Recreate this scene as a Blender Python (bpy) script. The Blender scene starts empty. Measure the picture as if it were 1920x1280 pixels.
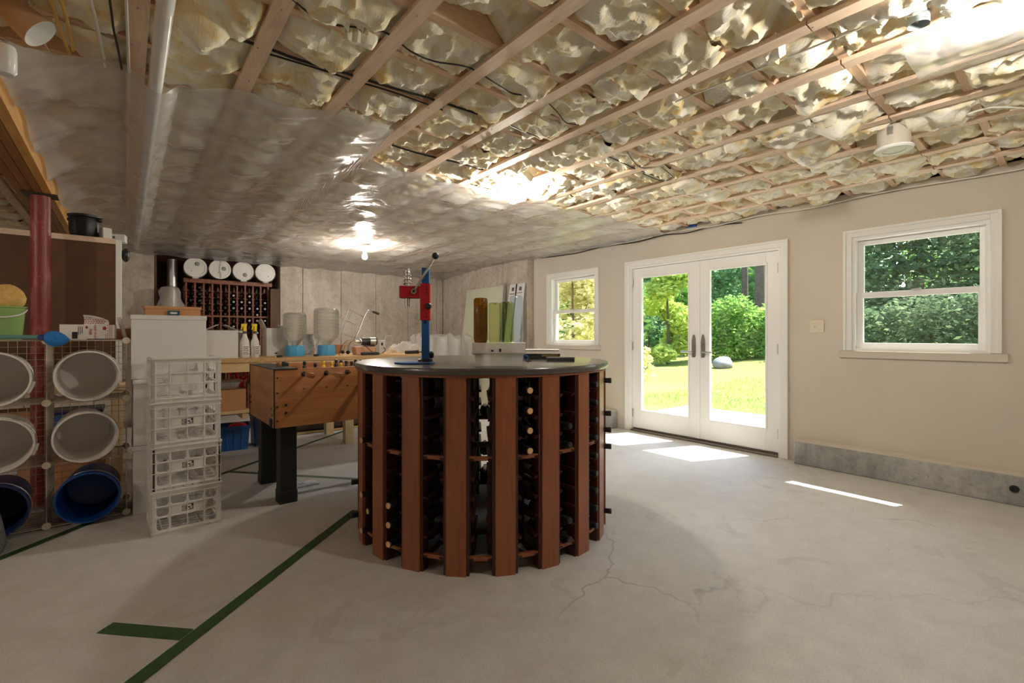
import bpy, math, random
import numpy as np
from mathutils import Vector, Matrix
random.seed(7)
NPR = np.random.default_rng(11)
PI = math.pi
S = bpy.context.scene
COL = S.collection

# ------------------------------------------------------------------ camera
CAMZ, FPX, HORIZ = 1.18, 880.0, 629.0
TH = math.atan(725.0 / 880.0)              # camera looks this far to the right of +Y
sT, cT = math.sin(TH), math.cos(TH)
cd = bpy.data.cameras.new('camera'); cam = bpy.data.objects.new('camera', cd); COL.objects.link(cam)
cam.location = (0, 0, CAMZ); cam.rotation_euler = (PI / 2, 0, -TH)
cd.sensor_width = 36.0; cd.lens = FPX / 1920.0 * 36.0; cd.shift_y = -(640.0 - HORIZ) / 1920.0
cd.clip_start = 0.05; cd.clip_end = 400
S.camera = cam

# ------------------------------------------------------------------ sky, sun, exposure
w = bpy.data.worlds.new('sky_world'); S.world = w; w.use_nodes = True
nt = w.node_tree; nt.nodes.clear()
sky = nt.nodes.new('ShaderNodeTexSky'); sky.sky_type = 'NISHITA'; sky.sun_disc = False
sky.sun_elevation = math.radians(55); sky.sun_rotation = math.radians(111); sky.air_density = 1.0; sky.dust_density = 1.5
bg = nt.nodes.new('ShaderNodeBackground'); bg.inputs['Strength'].default_value = 0.60
wo = nt.nodes.new('ShaderNodeOutputWorld')
nt.links.new(sky.outputs[0], bg.inputs[0]); nt.links.new(bg.outputs[0], wo.inputs[0])
SUN_DIR = Vector((-0.65, 0.25, -1.0))
sl = bpy.data.lights.new('sun_offscreen', 'SUN'); sun = bpy.data.objects.new('sun_offscreen', sl); COL.objects.link(sun)
sl.energy = 11.0; sl.angle = 0.009; sl.color = (1.0, 0.95, 0.86)
sun.rotation_euler = SUN_DIR.to_track_quat('-Z', 'Y').to_euler(); sun.location = (12, -3, 14)
S.view_settings.view_transform = 'Standard'; S.view_settings.look = 'None'
S.view_settings.gamma = 1.0; S.view_settings.use_curve_mapping = False
S.view_settings.exposure = 1.0
cy = S.cycles
cy.use_denoising = True; cy.max_bounces = 14; cy.diffuse_bounces = 6; cy.glossy_bounces = 4
cy.transmission_bounces = 12; cy.transparent_max_bounces = 24; cy.sample_clamp_indirect = 6.0
cy.caustics_reflective = False; cy.caustics_refractive = False

# ------------------------------------------------------------------ photo pixel -> point
def ray(px, py):
    a = (px - 960.0) / FPX; b = (HORIZ - py) / FPX
    return Vector((sT + a * cT, cT - a * sT, b))
def on_z(px, py, z):
    d = ray(px, py); return Vector((0, 0, CAMZ)) + d * ((z - CAMZ) / d.z)
def on_x(px, py, x):
    d = ray(px, py); return Vector((0, 0, CAMZ)) + d * (x / d.x)
def on_y(px, py, y):
    d = ray(px, py); return Vector((0, 0, CAMZ)) + d * (y / d.y)

# ------------------------------------------------------------------ mesh helpers
class MB:
    def __init__(s): s.v = []; s.f = []; s.sm = []
    def add(s, vs, fs, smooth=False):
        o = len(s.v); s.v.extend([tuple(p) for p in vs])
        for f in fs: s.f.append(tuple(i + o for i in f)); s.sm.append(smooth)
        return s
    def box(s, x0, x1, y0, y1, z0, z1):
        v = [(x0,y0,z0),(x1,y0,z0),(x1,y1,z0),(x0,y1,z0),(x0,y0,z1),(x1,y0,z1),(x1,y1,z1),(x0,y1,z1)]
        return s.add(v, [(0,3,2,1),(4,5,6,7),(0,1,5,4),(1,2,6,5),(2,3,7,6),(3,0,4,7)])
    def bar(s, a, b, wd, ht, up=(0,0,1)):
        a = Vector(a); b = Vector(b); d = (b - a).normalized(); u = Vector(up)
        r = d.cross(u)
        if r.length < 1e-5: r = d.cross(Vector((1,0,0)))
        r.normalize(); u = r.cross(d).normalized(); r *= wd/2; u *= ht/2
        v = [a-r-u,a+r-u,a+r+u,a-r+u,b-r-u,b+r-u,b+r+u,b-r+u]
        return s.add(v, [(0,1,2,3),(7,6,5,4),(0,4,5,1),(1,5,6,2),(2,6,7,3),(3,7,4,0)])
    def frus(s, cx, cy, z0, z1, ax, ay, bx, by):       # tapered box, half sizes a at z0, b at z1
        v = [(cx-ax,cy-ay,z0),(cx+ax,cy-ay,z0),(cx+ax,cy+ay,z0),(cx-ax,cy+ay,z0),(cx-bx,cy-by,z1),(cx+bx,cy-by,z1),(cx+bx,cy+by,z1),(cx-bx,cy+by,z1)]
        return s.add(v, [(0,3,2,1),(4,5,6,7),(0,1,5,4),(1,2,6,5),(2,3,7,6),(3,0,4,7)])
    def lathe(s, prof, n=24, c=(0,0,0), axis='z', cap=False):
        vs = []; fs = []
        for (r, h) in prof:
            for k in range(n):
                t = 2*PI*k/n; a, b = r*math.cos(t), r*math.sin(t)
                p = (a,b,h) if axis == 'z' else ((h,a,b) if axis == 'x' else (b,h,a))
                vs.append((p[0]+c[0], p[1]+c[1], p[2]+c[2]))
        m = len(prof)
        for i in range(m-1):
            for k in range(n):
                k2 = (k+1) % n; fs.append((i*n+k, i*n+k2, (i+1)*n+k2, (i+1)*n+k))
        s.add(vs, fs, True)
        if cap:
            o = len(s.v) - len(vs)
            s.f.append(tuple(o+k for k in reversed(range(n)))); s.sm.append(False)
            s.f.append(tuple(o+(m-1)*n+k for k in range(n))); s.sm.append(False)
        return s
    def cyl(s, a, b, r, n=12, r2=None):
        return s.tube([a, b], [r, r if r2 is None else r2], n, True)
    def tube(s, pts, r, n=8, cap=True):
        pts = [Vector(p) for p in pts]; m = len(pts)
        rs = r if isinstance(r, (list, tuple)) else [r]*m
        vs = []; pu = None
        for i, p in enumerate(pts):
            d = (pts[min(i+1,m-1)] - pts[max(i-1,0)]).normalized()
            if pu is None:
                u = d.cross(Vector((0,0,1)))
                if u.length < 1e-4: u = d.cross(Vector((1,0,0)))
            else:
                u = pu - d * pu.dot(d)
            u.normalize(); pu = u; q = d.cross(u)
            for k in range(n):
                t = 2*PI*k/n; vs.append(p + (u*math.cos(t) + q*math.sin(t))*rs[i])
        fs = [(i*n+k, i*n+(k+1)%n, (i+1)*n+(k+1)%n, (i+1)*n+k) for i in range(m-1) for k in range(n)]
        s.add(vs, fs, True)
        if cap:
            o = len(s.v) - len(vs)
            s.f.append(tuple(o+k for k in reversed(range(n)))); s.sm.append(False)
            s.f.append(tuple(o+(m-1)*n+k for k in range(n))); s.sm.append(False)
        return s
    def grid(s, P, smooth=True, wrap=False):            # P: (n,m,3) array
        P = np.asarray(P, float); n, m = P.shape[:2]
        fs = [(i*m+j, (i+1)*m+j, (i+1)*m+j+1, i*m+j+1) for i in range(n-1) for j in range(m-1)]
        return s.add(P.reshape(-1,3).tolist(), fs, smooth)
    def sphere(s, c, r, n=16, m=10, sc=(1,1,1)):
        vs = []; fs = []
        for i in range(m+1):
            a = PI*i/m
            for k in range(n):
                t = 2*PI*k/n
                vs.append((c[0]+r*sc[0]*math.sin(a)*math.cos(t), c[1]+r*sc[1]*math.sin(a)*math.sin(t), c[2]-r*sc[2]*math.cos(a)))
        for i in range(m):
            for k in range(n):
                fs.append((i*n+k, i*n+(k+1)%n, (i+1)*n+(k+1)%n, (i+1)*n+k))
        return s.add(vs, fs, True)
    def xf(s, M, start=0):
        for i in range(start, len(s.v)): s.v[i] = tuple(M @ Vector(s.v[i]))
        return s
    def mesh(s, name, mat):
        me = bpy.data.meshes.new(name); me.from_pydata(s.v, [], s.f); me.validate()
        if len(me.polygons) == len(s.sm): me.polygons.foreach_set('use_smooth', s.sm)
        if any(s.sm):
            try: me.set_sharp_from_angle(angle=math.radians(42))
            except Exception: pass
        me.materials.append(mat); me.update(); return me
    def build(s, name, mat, parent=None, loc=(0,0,0), rz=0.0, bevel=0.0, seg=2):
        o = bpy.data.objects.new(name, s.mesh(name, mat)); COL.objects.link(o)
        o.parent = parent; o.location = loc; o.rotation_euler = (0,0,rz)
        if bevel:
            b = o.modifiers.new('bevel', 'BEVEL'); b.width = bevel; b.segments = seg; b.limit_method = 'ANGLE'; b.angle_limit = math.radians(40)
        return o
def tag(o, label=None, cat=None, group=None, kind=None):
    if label: o['label'] = label
    if cat: o['category'] = cat
    if group: o['group'] = group
    if kind: o['kind'] = kind
    return o
def thing(name, label, cat, loc=(0,0,0), rz=0.0, group=None):
    o = bpy.data.objects.new(name, None); COL.objects.link(o); o.empty_display_size = 0.05
    o.location = loc; o.rotation_euler = (0,0,rz); return tag(o, label, cat, group)
def dup(o, parent=None):
    c = o.copy(); COL.objects.link(c); c.parent = parent
    for ch in list(o.children): dup(ch, c)
    return c
def part(name, mesh, parent, loc=(0,0,0), rot=(0,0,0)):
    o = bpy.data.objects.new(name, mesh); COL.objects.link(o); o.parent = parent; o.location = loc; o.rotation_euler = rot; return o
def smooth_path(pts, k=6):
    pts = [Vector(p) for p in pts]; out = []
    for i in range(len(pts)-1):
        p0 = pts[max(i-1,0)]; p1 = pts[i]; p2 = pts[i+1]; p3 = pts[min(i+2,len(pts)-1)]
        for j in range(k):
            t = j/k
            out.append(0.5*((2*p1)+(p2-p0)*t+(2*p0-5*p1+4*p2-p3)*t*t+(3*p1-p0-3*p2+p3)*t**3))
    out.append(pts[-1]); return out

# numpy value noise
_perm = NPR.random((256,256))
def vnoise(x, y):
    xi = np.floor(x).astype(int); yi = np.floor(y).astype(int); xf = x-xi; yf = y-yi
    xf = xf*xf*(3-2*xf); yf = yf*yf*(3-2*yf)
    a = _perm[xi%256, yi%256]; b = _perm[(xi+1)%256, yi%256]; c = _perm[xi%256,(yi+1)%256]; d = _perm[(xi+1)%256,(yi+1)%256]
    return (a*(1-xf)+b*xf)*(1-yf)+(c*(1-xf)+d*xf)*yf
def fbm(x, y, o=4):
    v = 0; a = 0.5; t = 0
    for k in range(o): v = v + a*vnoise(x*2**k+17.3*k, y*2**k+5.1*k); t += a; a *= 0.5
    return v/t

# ------------------------------------------------------------------ materials
def rgb(r, g, b):                                       # sRGB 0-255 -> linear
    return tuple(((c/255.0)/12.92 if c/255.0 <= 0.04045 else ((c/255.0+0.055)/1.055)**2.4) for c in (r,g,b)) + (1.0,)
class NT:
    def __init__(s, name):
        s.m = bpy.data.materials.new(name); s.m.use_nodes = True; s.t = s.m.node_tree; s.t.nodes.clear()
        s.out = s.n('ShaderNodeOutputMaterial')
    def n(s, typ, **kw):
        nd = s.t.nodes.new(typ)
        for k, v in kw.items(): setattr(nd, k, v)
        return nd
    def l(s, a, b): s.t.links.new(a, b)
    def pr(s, col=(.8,.8,.8,1), rough=.5, metal=0.0, **kw):
        p = s.n('ShaderNodeBsdfPrincipled'); p.inputs['Base Color'].default_value = col
        p.inputs['Roughness'].default_value = rough; p.inputs['Metallic'].default_value = metal
        for k, v in kw.items(): p.inputs[k].default_value = v
        s.l(p.outputs[0], s.out.inputs[0]); s.p = p; return p
    def co(s, scale=(1,1,1), kind='Object'):
        tc = s.n('ShaderNodeTexCoord'); mp = s.n('ShaderNodeMapping'); mp.inputs['Scale'].default_value = scale
        s.l(tc.outputs[kind], mp.inputs[0]); return mp.outputs[0]
    def noise(s, co, scale=5, detail=4, rough=.55, dist=0.0):
        n = s.n('ShaderNodeTexNoise'); n.inputs['Scale'].default_value = scale; n.inputs['Detail'].default_value = detail
        n.inputs['Roughness'].default_value = rough; n.inputs['Distortion'].default_value = dist
        if co is not None: s.l(co, n.inputs['Vector'])
        return n.outputs[0]
    def ramp(s, fac, stops):
        r = s.n('ShaderNodeValToRGB'); e = r.color_ramp.elements
        e[0].position, e[0].color = stops[0]; e[1].position, e[1].color = stops[-1]
        for p, c in stops[1:-1]: q = e.new(p); q.color = c
        s.l(fac, r.inputs[0]); return r.outputs[0]
    def mix(s, fac, a, b, blend='MIX'):
        m = s.n('ShaderNodeMixRGB', blend_type=blend)
        for i, x in ((0,fac),(1,a),(2,b)):
            if hasattr(x, 'links') or hasattr(x, 'is_output'): s.l(x, m.inputs[i])
            else: m.inputs[i].default_value = x
        return m.outputs[0]
    def fres(s, ior):                                   # same reflectance from both faces of a thin film
        f = s.n('ShaderNodeFresnel'); g = s.n('ShaderNodeNewGeometry'); m = s.n('ShaderNodeMix')
        m.inputs[2].default_value = ior; m.inputs[3].default_value = 1.0/ior
        s.l(g.outputs['Backfacing'], m.inputs[0]); s.l(m.outputs[0], f.inputs[0]); return f
    def bump(s, h, strength=.3, dist=.01, normal=None):
        b = s.n('ShaderNodeBump'); b.inputs['Strength'].default_value = strength; b.inputs['Distance'].default_value = dist
        s.l(h, b.inputs['Height'])
        if normal is not None: s.l(normal, b.inputs['Normal'])
        return b.outputs[0]
def sc_(c, k): return (min(c[0]*k,1), min(c[1]*k,1), min(c[2]*k,1), 1)
def M(name, col, rough=.5, metal=0.0, var=0.0, vs=6.0, bump=0.0, bs=40.0, bd=.004, **kw):
    t = NT(name); t.pr(col, rough, metal, **kw)
    if var or bump: co = t.co()
    if var:
        c = t.ramp(t.noise(co, vs, 5, .6), [(.3, sc_(col, 1-var)), (.7, sc_(col, 1+var))]); t.l(c, t.p.inputs['Base Color'])
    if bump: t.l(t.bump(t.noise(co, bs, 4, .6), bump, bd), t.p.inputs['Normal'])
    return t.m
def WOOD(name, c1, c2, axis='z', rough=.45, scale=1.0, dark=None, coat=0.0):
    t = NT(name); t.pr(c1, rough)
    st = {'x': (.09,1,1), 'y': (1,.09,1), 'z': (1,1,.09)}[axis]
    co = t.co(tuple(k*scale for k in st))
    a = t.noise(co, 24, 6, .65, .6); b = t.noise(co, 110, 3, .6)
    c = t.ramp(a, [(.28, c2), (.5, tuple((c1[i]+c2[i])/2 for i in range(3))+(1,)), (.72, c1)])
    c = t.mix(.16, c, t.ramp(b, [(.35,(.2,.2,.2,1)),(.65,(1,1,1,1))]), 'MULTIPLY')
    if dark:
        k = t.noise(t.co((1,1,1)), 3.5, 2, .5); c = t.mix(t.ramp(k, [(.62,(0,0,0,1)),(.75,(.6,.6,.6,1))]), c, dark)
    t.l(c, t.p.inputs['Base Color']); t.l(t.bump(b, .15, .002), t.p.inputs['Normal'])
    if coat: t.p.inputs['Coat Weight'].default_value = coat; t.p.inputs['Coat Roughness'].default_value = .25
    return t.m
def THIN(name, tint, ior=1.5, rough=.02, milk=0.0, milkcol=(1,1,1,1), bump=0.0, bs=20.0, translucent=False):
    t = NT(name); tr = t.n('ShaderNodeBsdfTransparent'); tr.inputs[0].default_value = tint
    g = t.n('ShaderNodeBsdfGlossy'); g.inputs['Roughness'].default_value = rough
    fr = t.fres(ior)
    base = tr.outputs[0]
    nrm = None
    if bump:
        nrm = t.bump(t.noise(t.co(), bs, 4, .6, .4), bump, .01)
        t.l(nrm, g.inputs['Normal']); t.l(nrm, fr.inputs['Normal'])
    if milk:
        d = t.n('ShaderNodeBsdfDiffuse'); d.inputs[0].default_value = milkcol
        if nrm is not None: t.l(nrm, d.inputs['Normal'])
        tl = t.n('ShaderNodeBsdfTranslucent'); tl.inputs[0].default_value = milkcol
        dm = t.n('ShaderNodeMixShader'); dm.inputs[0].default_value = .5 if translucent else .25; t.l(d.outputs[0], dm.inputs[1]); t.l(tl.outputs[0], dm.inputs[2])
        mm = t.n('ShaderNodeMixShader'); mm.inputs[0].default_value = milk; t.l(base, mm.inputs[1]); t.l(dm.outputs[0], mm.inputs[2]); base = mm.outputs[0]
    mx = t.n('ShaderNodeMixShader'); t.l(fr.outputs[0], mx.inputs[0]); t.l(base, mx.inputs[1]); t.l(g.outputs[0], mx.inputs[2])
    t.l(mx.outputs[0], t.out.inputs[0]); return t.m
def EMIT(name, col, s):
    t = NT(name); e = t.n('ShaderNodeEmission'); e.inputs[0].default_value = col; e.inputs[1].default_value = s; t.l(e.outputs[0], t.out.inputs[0]); return t.m

MT = {}
MT['white'] = M('white_paint', rgb(236,236,234), .4)
MT['trimw'] = M('white_trim_paint', rgb(232,231,227), .42)
MT['plastic_w'] = M('white_plastic', rgb(226,224,222), .38, var=.03, vs=3)
MT['card_w'] = M('white_cardboard', rgb(222,222,222), .75, var=.03, vs=4, bump=.05)
MT['card'] = M('brown_cardboard', rgb(192,142,100), .8, var=.06, vs=5, bump=.05)
MT['black'] = M('black_plastic', (.012,.012,.013,1), .45)
MT['blackw'] = M('black_textured_laminate', (.012,.014,.013,1), .55, var=.4, vs=60, bump=.3, bs=90, bd=.003)
MT['chrome'] = M('chrome_metal', (.72,.72,.72,1), .2, 1.0)
MT['steel'] = M('dull_steel', (.5,.5,.5,1), .42, 1.0, var=.1)
MT['nickel'] = M('satin_nickel', (.42,.41,.40,1), .35, 1.0)
MT['blue_p'] = M('blue_enamel', rgb(30,92,160), .38, var=.1, vs=20)
MT['red_p'] = M('red_enamel', rgb(176,26,34), .38, var=.06, vs=20)
MT['red_pl'] = M('red_plastic', rgb(214,24,34), .4)
MT['blue_pl'] = M('blue_plastic', rgb(38,88,158), .45)
MT['dkblue_pl'] = M('navy_plastic', rgb(30,46,92), .45)
MT['ltblue_pl'] = M('light_blue_plastic', rgb(84,172,226), .4)
MT['bucketblue'] = M('deep_blue_plastic', rgb(16,66,138), .4)
MT['tape'] = M('green_floor_tape', rgb(50,80,46), .6, var=.25, vs=30)
MT['cream'] = M('cream_plastic', rgb(222,212,190), .5)
MT['wire'] = M('beige_coated_wire', rgb(196,184,168), .45)
MT['brownboard'] = M('brown_hardboard', rgb(98,66,46), .55, var=.14, vs=7)
MT['cable_k'] = M('black_cable', (.012,.012,.012,1), .5)
MT['cable_w'] = M('white_cable', rgb(226,224,216), .5)
MT['cable_y'] = M('yellow_cable', rgb(222,186,110), .5)
MT['pvc'] = M('white_pvc', rgb(236,238,240), .3)
MT['paper'] = M('paper', rgb(238,232,228), .8)
MT['cork'] = M('cork', rgb(214,178,128), .85, var=.12, vs=200)
MT['foil'] = M('dark_foil_capsule', (.02,.022,.024,1), .42)
MT['bottle'] = M('dark_green_glass', (.008,.014,.010,1), .08, **{'Specular IOR Level': .6})
MT['glass'] = THIN('window_glass', (.93,.96,.95,1), 1.45, 0.0)
MT['foil_al'] = M('aluminium_foil', (.8,.8,.8,1), .3, 1.0, bump=.4, bs=60)
def redsteel():
    t = NT('dusty_red_primer'); t.pr(rough=.42); co = t.co((1,1,.5)); a = t.noise(co, 11, 6, .7, .8); b = t.noise(co, 60, 4, .7)
    c = t.ramp(a, [(.3, rgb(120,40,38)), (.52, rgb(140,56,52)), (.66, rgb(176,112,106))]); c = t.mix(t.ramp(b, [(.62,(0,0,0,1)),(.72,(.5,.5,.5,1))]), c, rgb(206,176,170))
    t.l(c, t.p.inputs['Base Color']); t.l(t.bump(a, .15, .004), t.p.inputs['Normal']); return t.m
MT['redsteel'] = redsteel()
MT['batten'] = WOOD('pine_batten', rgb(243,220,198), rgb(232,202,174), 'y', .6)
MT['joist'] = WOOD('pine_joist', rgb(236,206,178), rgb(216,178,144), 'x', .6)
MT['lvl_s'] = WOOD('lvl_side_veneer', rgb(232,184,112), rgb(204,144,78), 'y', .55, 1.0)
MT['lvl_b'] = WOOD('lvl_ply_edges', rgb(176,126,76), rgb(132,86,48), 'y', .6, 2.2)
MT['oak'] = WOOD('oak_veneer', rgb(198,140,90), rgb(160,100,58), 'x', .4, .55)
MT['oak_d'] = WOOD('turned_wood', rgb(186,130,82), rgb(140,88,50), 'y', .45)
MT['pine'] = WOOD('pale_pine', rgb(232,206,164), rgb(212,178,128), 'x', .6)
MT['pine_z'] = WOOD('pale_pine_post', rgb(232,208,170), rgb(212,180,134), 'z', .6)
MT['osb'] = M('particle_board', rgb(196,158,112), .7, var=.22, vs=90, bump=.1)
MT['mahog'] = WOOD('red_brown_mahogany', rgb(160,96,60), rgb(126,70,42), 'z', .38, .8, coat=.25)
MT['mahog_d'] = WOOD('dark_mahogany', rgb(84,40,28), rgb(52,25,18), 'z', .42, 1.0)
MT['rackw'] = WOOD('redwood_rack', rgb(150,88,58), rgb(112,60,38), 'z', .5, 1.2)
MT['rackback'] = M('dark_redwood_back', rgb(74,34,24), .7, var=.2, vs=12)
MT['oldwood'] = WOOD('weathered_brown_wood', rgb(112,84,62), rgb(78,55,40), 'z', .7)

# ================================================================== surface materials
def floor_mat():
    t = NT('worn_concrete_floor'); t.pr(rough=.62); co = t.co()
    a = t.noise(co, .9, 5, .6, .5); b = t.noise(co, 7, 6, .7); c = t.noise(co, 120, 3, .7)
    col = t.ramp(a, [(.3, rgb(186,181,174)), (.5, rgb(200,198,194)), (.7, rgb(210,209,207))])
    col = t.mix(.5, col, t.ramp(b, [(.25, rgb(180,176,170)), (.6, rgb(209,208,205)), (.8, rgb(218,217,215))]), 'MIX')
    col = t.mix(.30, col, t.ramp(c, [(.3,(.45,.44,.42,1)),(.55,(1,1,1,1))]), 'MULTIPLY')
    st = t.noise(co, 1.7, 6, .65, 1.4)
    col = t.mix(t.ramp(st, [(.60,(0,0,0,1)),(.63,(.22,.22,.22,1)),(.72,(.1,.1,.1,1))]), col, rgb(150,138,124))
    v = t.n('ShaderNodeTexVoronoi', feature='DISTANCE_TO_EDGE'); v.inputs['Scale'].default_value = .42
    vm = t.n('ShaderNodeVectorMath', operation='ADD'); nn = t.n('ShaderNodeTexNoise'); nn.inputs['Scale'].default_value = 3.0; nn.inputs['Detail'].default_value = 6
    t.l(co, nn.inputs['Vector']); vs = t.n('ShaderNodeVectorMath', operation='SCALE'); vs.inputs['Scale'].default_value = .35
    t.l(nn.outputs['Color'], vs.inputs[0]); t.l(co, vm.inputs[0]); t.l(vs.outputs[0], vm.inputs[1]); t.l(vm.outputs[0], v.inputs['Vector'])
    ck = t.ramp(v.outputs['Distance'], [(0.0,(.42,.42,.42,1)),(.0009,(0,0,0,1))])
    gate = t.ramp(t.noise(co, 1.1, 3, .5), [(.45,(0,0,0,1)),(.6,(1,1,1,1))])
    ckm = t.mix(1.0, ck, gate, 'MULTIPLY')
    col = t.mix(ckm, col, rgb(92,86,80))
    t.l(col, t.p.inputs['Base Color'])
    t.l(t.ramp(b, [(.3,(.48,.48,.48,1)),(.7,(.7,.7,.7,1))]), t.p.inputs['Roughness'])
    t.l(t.bump(t.mix(.5, b, c), .12, .004), t.p.inputs['Normal']); return t.m
def conc_mat(name, c1, c2, c3, sc=1.0, strong=.6):
    t = NT(name); t.pr(rough=.85); co = t.co()
    a = t.noise(co, 1.3*sc, 6, .65, .8); b = t.noise(co, 16*sc, 6, .75); s = t.noise(t.co((1,1,.12)), 9*sc, 4, .6)
    col = t.ramp(a, [(.3, c1), (.52, c2), (.72, c3)])
    col = t.mix(strong, col, t.ramp(b, [(.3,(.45,.43,.41,1)),(.5,(.9,.9,.9,1)),(.75,(1,1,1,1))]), 'MULTIPLY')
    col = t.mix(.35, col, t.ramp(s, [(.35,(.55,.53,.5,1)),(.6,(1,1,1,1))]), 'MULTIPLY')
    pit = t.noise(co, 48*sc, 2, .5); col = t.mix(t.ramp(pit, [(.68,(0,0,0,1)),(.74,(.7,.7,.7,1))]), col, rgb(86,78,70))
    t.l(col, t.p.inputs['Base Color']); t.l(t.bump(t.mix(.5, b, pit), .4, .01), t.p.inputs['Normal']); return t.m
def drywall_mat():
    t = NT('beige_drywall'); t.pr(rough=.8); co = t.co()
    a = t.noise(co, .8, 3, .5); b = t.noise(co, 5, 4, .6)
    col = t.ramp(a, [(.3, rgb(204,195,181)), (.7, rgb(212,204,192))])
    col = t.mix(.08, col, t.ramp(b, [(.3,(.7,.68,.64,1)),(.7,(1,1,1,1))]), 'MULTIPLY')
    t.l(col, t.p.inputs['Base Color']); t.l(t.bump(t.noise(co, 160, 2, .5), .05, .002), t.p.inputs['Normal']); return t.m
def insul_mat():
    t = NT('fiberglass_insulation'); t.pr(rough=.95); co = t.co()
    a = t.noise(co, 7, 5, .6, .6); b = t.noise(t.co((1,3,1)), 55, 5, .7)
    col = t.ramp(a, [(.30, rgb(236,204,136)), (.43, rgb(247,235,200)), (.60, rgb(252,249,238))])
    col = t.mix(.25, col, t.ramp(b, [(.3,(.8,.74,.6,1)),(.6,(1,1,1,1))]), 'MULTIPLY')
    t.l(col, t.p.inputs['Base Color']); t.l(t.bump(t.noise(t.co((3,1,1)), 48, 5, .7), .5, .012), t.p.inputs['Normal']); return t.m
def poly_mat():
    t = NT('clear_poly_sheet'); co = t.co()
    b = t.noise(t.co((1.0,.55,1)), 9, 5, .62, 1.2); b2 = t.noise(co, 45, 4, .6, .6)
    cz = t.noise(t.co((1.0,.5,1)), 3.2, 3, .5, 1.6); sb = t.n('ShaderNodeMath', operation='SUBTRACT'); sb.inputs[1].default_value = .5; ab = t.n('ShaderNodeMath', operation='ABSOLUTE')
    t.l(cz, sb.inputs[0]); t.l(sb.outputs[0], ab.inputs[0])
    nrm = t.bump(t.mix(.2, b, b2), .16, .02); nrm = t.bump(ab.outputs[0], .30, .04, nrm)
    lo = t.noise(t.co((1,.7,1)), 2.2, 2, .5)
    tr = t.n('ShaderNodeBsdfTransparent'); tr.inputs[0].default_value = (.93,.93,.95,1)
    d = t.n('ShaderNodeBsdfDiffuse'); d.inputs[0].default_value = rgb(244,244,248)
    tl = t.n('ShaderNodeBsdfTranslucent'); tl.inputs[0].default_value = rgb(236,236,240)
    dm = t.n('ShaderNodeMixShader'); dm.inputs[0].default_value = .3; t.l(d.outputs[0], dm.inputs[1]); t.l(tl.outputs[0], dm.inputs[2])
    mm = t.n('ShaderNodeMixShader'); t.l(t.ramp(lo, [(.35,(.32,.32,.32,1)),(.7,(.48,.48,.48,1))]), mm.inputs[0]); t.l(tr.outputs[0], mm.inputs[1]); t.l(dm.outputs[0], mm.inputs[2])
    g = t.n('ShaderNodeBsdfGlossy'); g.inputs['Roughness'].default_value = .26; t.l(nrm, g.inputs['Normal'])
    fr = t.fres(1.5); t.l(nrm, fr.inputs['Normal'])
    mx = t.n('ShaderNodeMixShader'); t.l(fr.outputs[0], mx.inputs[0]); t.l(mm.outputs[0], mx.inputs[1]); t.l(g.outputs[0], mx.inputs[2])
    t.l(mx.outputs[0], t.out.inputs[0]); return t.m
MT['floor'] = floor_mat()
MT['conc'] = conc_mat('poured_concrete', rgb(180,166,152), rgb(208,196,183), rgb(222,213,203))
MT['curb'] = conc_mat('grey_foundation_concrete', rgb(140,142,142), rgb(172,174,174), rgb(200,200,196), 1.6)
MT['drywall'] = drywall_mat(); MT['insul'] = insul_mat(); MT['poly'] = poly_mat()
MT['wrap'] = THIN('crumpled_clear_plastic', (.95,.95,.95,1), 1.5, .15, .50, rgb(226,220,216), .6, 30)
def hollow_glass():
    t = NT('hollow_glass'); g = t.n('ShaderNodeBsdfGlass'); g.inputs['IOR'].default_value = 1.45; g.inputs['Roughness'].default_value = .03; g.inputs[0].default_value = (1,1,1,1)
    tr = t.n('ShaderNodeBsdfTransparent'); tr.inputs[0].default_value = (.96,.98,.97,1); mx = t.n('ShaderNodeMixShader'); mx.inputs[0].default_value = .42
    t.l(t.bump(t.noise(t.co(), 26, 3, .5), .35, .012), g.inputs['Normal'])
    t.l(tr.outputs[0], mx.inputs[1]); t.l(g.outputs[0], mx.inputs[2]); t.l(mx.outputs[0], t.out.inputs[0]); return t.m
MT['carboyglass'] = hollow_glass()
MT['glassware'] = THIN('clear_glassware', (.90,.93,.92,1), 1.75, .05, .13, (.95,.97,.97,1), .5, 34)

# ================================================================== room shell
XW, XC, YB = 4.885, 4.765, 7.90          # drywall face, concrete face, back wall face
XL, YR = -4.2, -3.8
ZB, ZJ, ZTOP = 2.383, 2.402, 2.64        # strapping underside, joist underside, subfloor underside
fl = MB().box(XL-.2, 5.05, YR-.2, YB+.8, -.12, 0).build('floor', MT['floor']); tag(fl, kind='structure')

# right wall: drywall with openings (y0,y1,z0,z1)
OPEN = [(.425,1.272,1.05,2.03), (1.845,3.60,.0,2.035), (4.16,5.03,1.05,2.03)]
m = MB(); ys = YR
for (a, b, z0, z1) in OPEN:
    m.box(XW, XW+.15, ys, a, 0, ZTOP)
    if z0 > 0: m.box(XW, XW+.15, a, b, 0, z0)
    m.box(XW, XW+.15, a, b, z1, ZTOP); ys = b
m.box(XW, XW+.15, ys, 5.415, 0, ZTOP)
tag(m.build('wall_right', MT['drywall']), kind='structure')
# concrete part of the right wall, cast in two-foot form panels
wr = MB().box(XC+.03, XC+.35, 5.42, YB+.03, 0, ZTOP).build('wall_right_concrete', MT['conc']); tag(wr, kind='structure')
yy = 5.415; k = 0
while yy < YB:
    y1 = min(yy+.61, YB); MB().box(XC, XC+.1, yy+.003, y1-.003, 0, 2.36).build('form_panel', MT['conc'], wr, bevel=.006); yy += .61
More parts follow.
